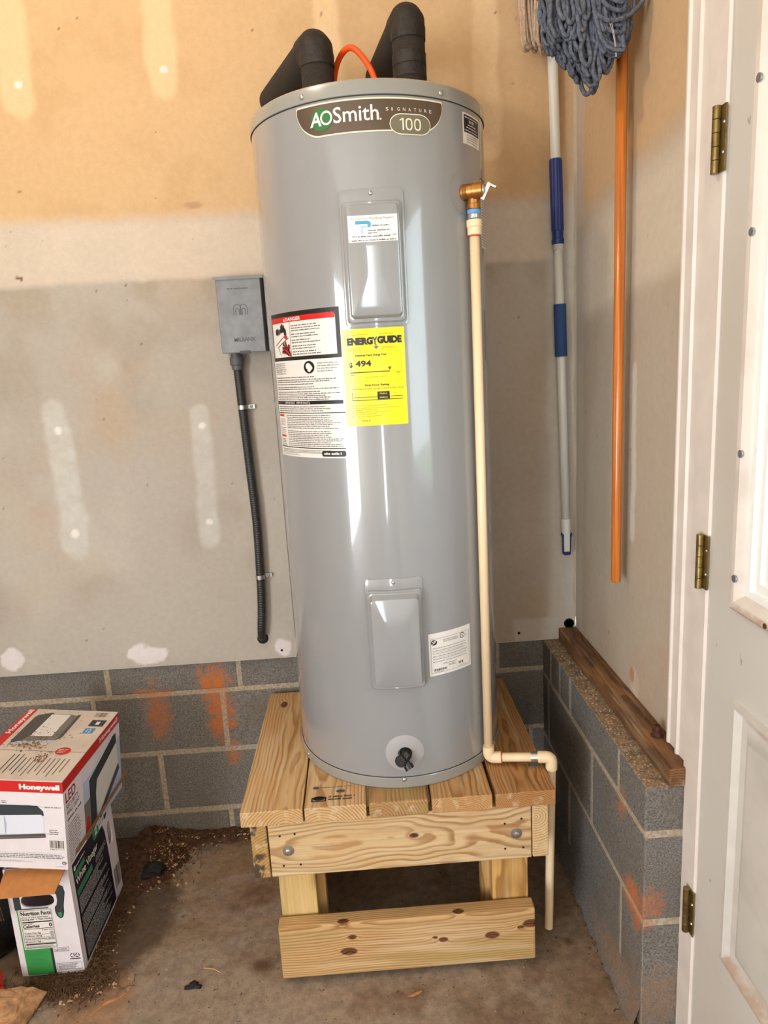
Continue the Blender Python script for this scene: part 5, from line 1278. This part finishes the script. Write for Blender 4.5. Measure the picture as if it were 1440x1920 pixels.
for k in range(160):
    x, y = .535 - abs(rn.gauss(0, .012)), rn.uniform(1.27, 2.0); chip(darkc, Vector((x - .012, y, FLOOR + .001)), rn.uniform(.001, .003), rn)
tag(pale.build('wood_chips', M['chip']), 'pale wood chips strewn over the floor by the cartons', 'debris', kind='stuff')
tag(darkc.build('leaf_litter', M['chip_dark']), 'dark brown leaf litter along the foot of the walls', 'debris', kind='stuff')
gr = MB()
for k in range(1300):
    t = rn.random()
    if t < .55: x, y = rn.gauss(-.82, .055), 1.495 + rn.gauss(0, .022)
    elif t < .9: x, y = VX1 + abs(rn.gauss(.012, .018)), rn.uniform(1.52, 1.86)
    else: x, y = rn.gauss(-.70, .05), rn.gauss(1.92, .05)
    if VX0 - .004 < x < VX1 + .004 and VY0 - .004 < y < VY1: continue
    an, L_ = rn.uniform(0, 6.28), rn.uniform(.012, .040); z = gh(x, y) + .002; h_ = rn.uniform(.001, .014)
    x2, y2 = x + L_ * math.cos(an), y + L_ * math.sin(an)
    if VX0 - .004 < x2 < VX1 + .004 and y2 > VY0 - .004: continue
    gr.tube(bez([(x, y, z), ((x + x2) / 2 + rn.uniform(-.004, .004), (y + y2) / 2, z + h_), (x2, y2, z)], 3), .0008, 4, cap=False)
for k in range(14):
    x = -.948 - rn.uniform(0, .03); gr.tube(bez([(x, 1.50, .29), (x + rn.uniform(-.01, .01), 1.495, .25), (x + rn.uniform(-.008, .012), 1.495, .18)], 4), .0009, 4, cap=False)
tag(gr.build('dry_grass', M['grass']), 'dry brown grass tufts around the white carton', 'grass', kind='stuff')

def blob(name, c, s, mat, seed, amp=.25, sub=4, flat=None):
    bm = bmesh.new(); bmesh.ops.create_icosphere(bm, subdivisions=sub, radius=1)
    rs = random.Random(seed); ph = [rs.uniform(0, 6.28) for _ in range(9)]
    for v in bm.verts:
        d = v.co.copy(); q = 1 + amp * (math.sin(3.1 * d.x + ph[0]) * math.sin(2.7 * d.y + ph[1]) + .6 * math.sin(6.3 * d.z + 4 * d.x + ph[2]) * math.sin(5.1 * d.y + ph[3]) + .35 * math.sin(11 * d.x + ph[4]) * math.sin(12 * d.z + ph[5]) * math.sin(9 * d.y + ph[6]))
        v.co = Vector((d.x * s[0] * q, d.y * s[1] * q, max(d.z * s[2] * q, -s[2] * (flat if flat is not None else 2))))
    me = bpy.data.meshes.new(name); bm.to_mesh(me); bm.free()
    o = link(name, me, mat, smooth=True); o.location = c
    return o
tag(blob('black_scrap', (-.703, 1.862, .006), (.034, .026, .020), M['black_scrap'], 5, .35, 4, .8), 'black crumpled scrap beside the white carton', 'scrap')
tag(blob('black_scrap', (-.492, 1.455, FLOOR + .003), (.016, .010, .005), M['black_scrap'], 8, .45, 3, .6), 'small flat black scrap on the bare floor', 'scrap')
tag(blob('shade_filler', (-1.052, 1.655, FLOOR + .11), (.085, .11, .14), M['filler'], 3, .12, 5, .85), 'added black bag in the shade left of the white carton', 'filler')  # black lump added so the space beside the carton goes dark
# broken stone
bm = bmesh.new(); rs = random.Random(6)
for pnt in [(-.862, 1.452, 0), (-.850, 1.462, .012), (-.872, 1.455, .034), (-.890, 1.415, .040), (-.885, 1.36, .030), (-.875, 1.34, 0), (-1.03, 1.33, 0), (-1.03, 1.33, .038), (-1.03, 1.43, .040), (-.95, 1.452, .040), (-.93, 1.46, .0), (-1.03, 1.45, 0), (-.905, 1.457, .038)]: bm.verts.new((pnt[0], pnt[1], FLOOR + .001 + pnt[2]))
bmesh.ops.convex_hull(bm, input=list(bm.verts)); bmesh.ops.triangulate(bm, faces=bm.faces)
bmesh.ops.subdivide_edges(bm, edges=bm.edges, cuts=4, use_grid_fill=True)
for v in bm.verts:
    if v.co.z > FLOOR + .004: v.co += Vector((rs.uniform(-1, 1), rs.uniform(-1, 1), rs.uniform(-1, 1))) * .0012
me = bpy.data.meshes.new('stone'); bm.to_mesh(me); bm.free()
tag(link('broken_stone', me, simple('tan_rough_stone', (178, 136, 98), .9, var=.28, vscale=55, bump=.7, bscale=140, bdist=.003), smooth=False), 'rough tan stone in the near left corner', 'stone')
rc = empty('red_jug', (-1.012, 1.475, FLOOR), 'red plastic jug edge at the far left by the stone', 'jug')
m = MB(); m.lathe([(0.001, .034), (.004, .040), (.02, .046), (.05, .046), (.066, .038), (.074, .018), (.082, .016)], (-1.012, 1.475, FLOOR), (0, 0, 1), 28); autosmooth(m.build('body', M['red_plastic'], rc), 50)
m = MB(); m.tube([(-.972, 1.472, .012), (-.961, 1.470, .010), (-.954, 1.469, .010)], [.006, .0055, .004], 12); m.build('spout', simple('dark_red_plastic', (150, 24, 22), .4), rc, smooth=True)
m = MB(); m.tube([(-.478, 1.505, FLOOR + .003), (-.45, 1.497, FLOOR + .005), (-.432, 1.487, FLOOR + .0035)], .0014, 6); tag(m.build('twig', simple('pale_twig', (196, 156, 112), .8)), 'thin pale twig lying on the bare floor', 'twig')
m = MB(); pts = bez([(-.722, 1.395, 0), (-.70, 1.425, 0), (-.675, 1.437, 0), (-.655, 1.448, 0)], 5); V = []
for i, q_ in enumerate(pts):
    w_ = .005 * math.sin(math.pi * (i + .6) / (len(pts) + .4)); V += [(q_.x - w_ * .6, q_.y + w_, FLOOR + .002), (q_.x, q_.y, FLOOR + .0055), (q_.x + w_ * .6, q_.y - w_, FLOOR + .002)]
m.add(V, [(3 * i + a, 3 * i + a + 1, 3 * i + a + 4, 3 * i + a + 3) for i in range(len(pts) - 1) for a in (0, 1)]); tag(m.build('dry_leaf', M['leaf'], smooth=True), 'curled tan dry leaf on the near floor', 'leaf')
m = MB(); V = []
for i in range(7):
    t = i / 6; w_ = .005 * math.sin(math.pi * (t * .9 + .05)); x, y = .03 + .035 * t, 1.375 + .012 * t; V += [(x, y + w_, FLOOR + .002), (x, y, FLOOR + .006), (x + .002, y - w_, FLOOR + .002)]
m.add(V, [(3 * i + a, 3 * i + a + 1, 3 * i + a + 4, 3 * i + a + 3) for i in range(6) for a in (0, 1)]); tag(m.build('dry_leaf', M['leaf'], smooth=True), 'small orange-brown dry leaf in front of the toe board', 'leaf')

# ================================================================== CEILING LAMP (out of frame, warm bulb)
cl = empty('ceiling_lamp', (-.75, .95, 2.86), 'bare warm bulb in a ceiling holder above the cartons', 'lamp')
m = MB(); m.lathe([(0, .055), (.012, .055), (.02, .03), (.05, .022)], (-.75, .95, 2.86), (0, 0, -1), 24); m.build('holder', M['shop_white'], cl, smooth=True)
n = NT('lit_bulb'); n.base((1, .8, .55)); n.p(Emission_Color=(1, .74, .48, 1), Emission_Strength=30.0)
m = MB(); m.lathe([(.0, .012), (.02, .018), (.045, .030), (.065, .031), (.085, .02), (.093, .004)], (-.75, .95, 2.81), (0, 0, -1), 20); m.build('bulb', n.mat, cl, smooth=True)
l = bpy.data.lights.new('bulb_light', 'POINT'); l.energy = 36; l.color = (1, .80, .58); l.shadow_soft_size = .05
o = bpy.data.objects.new('bulb_light', l); COL.objects.link(o); o.location = (-.75, .95, 2.66)
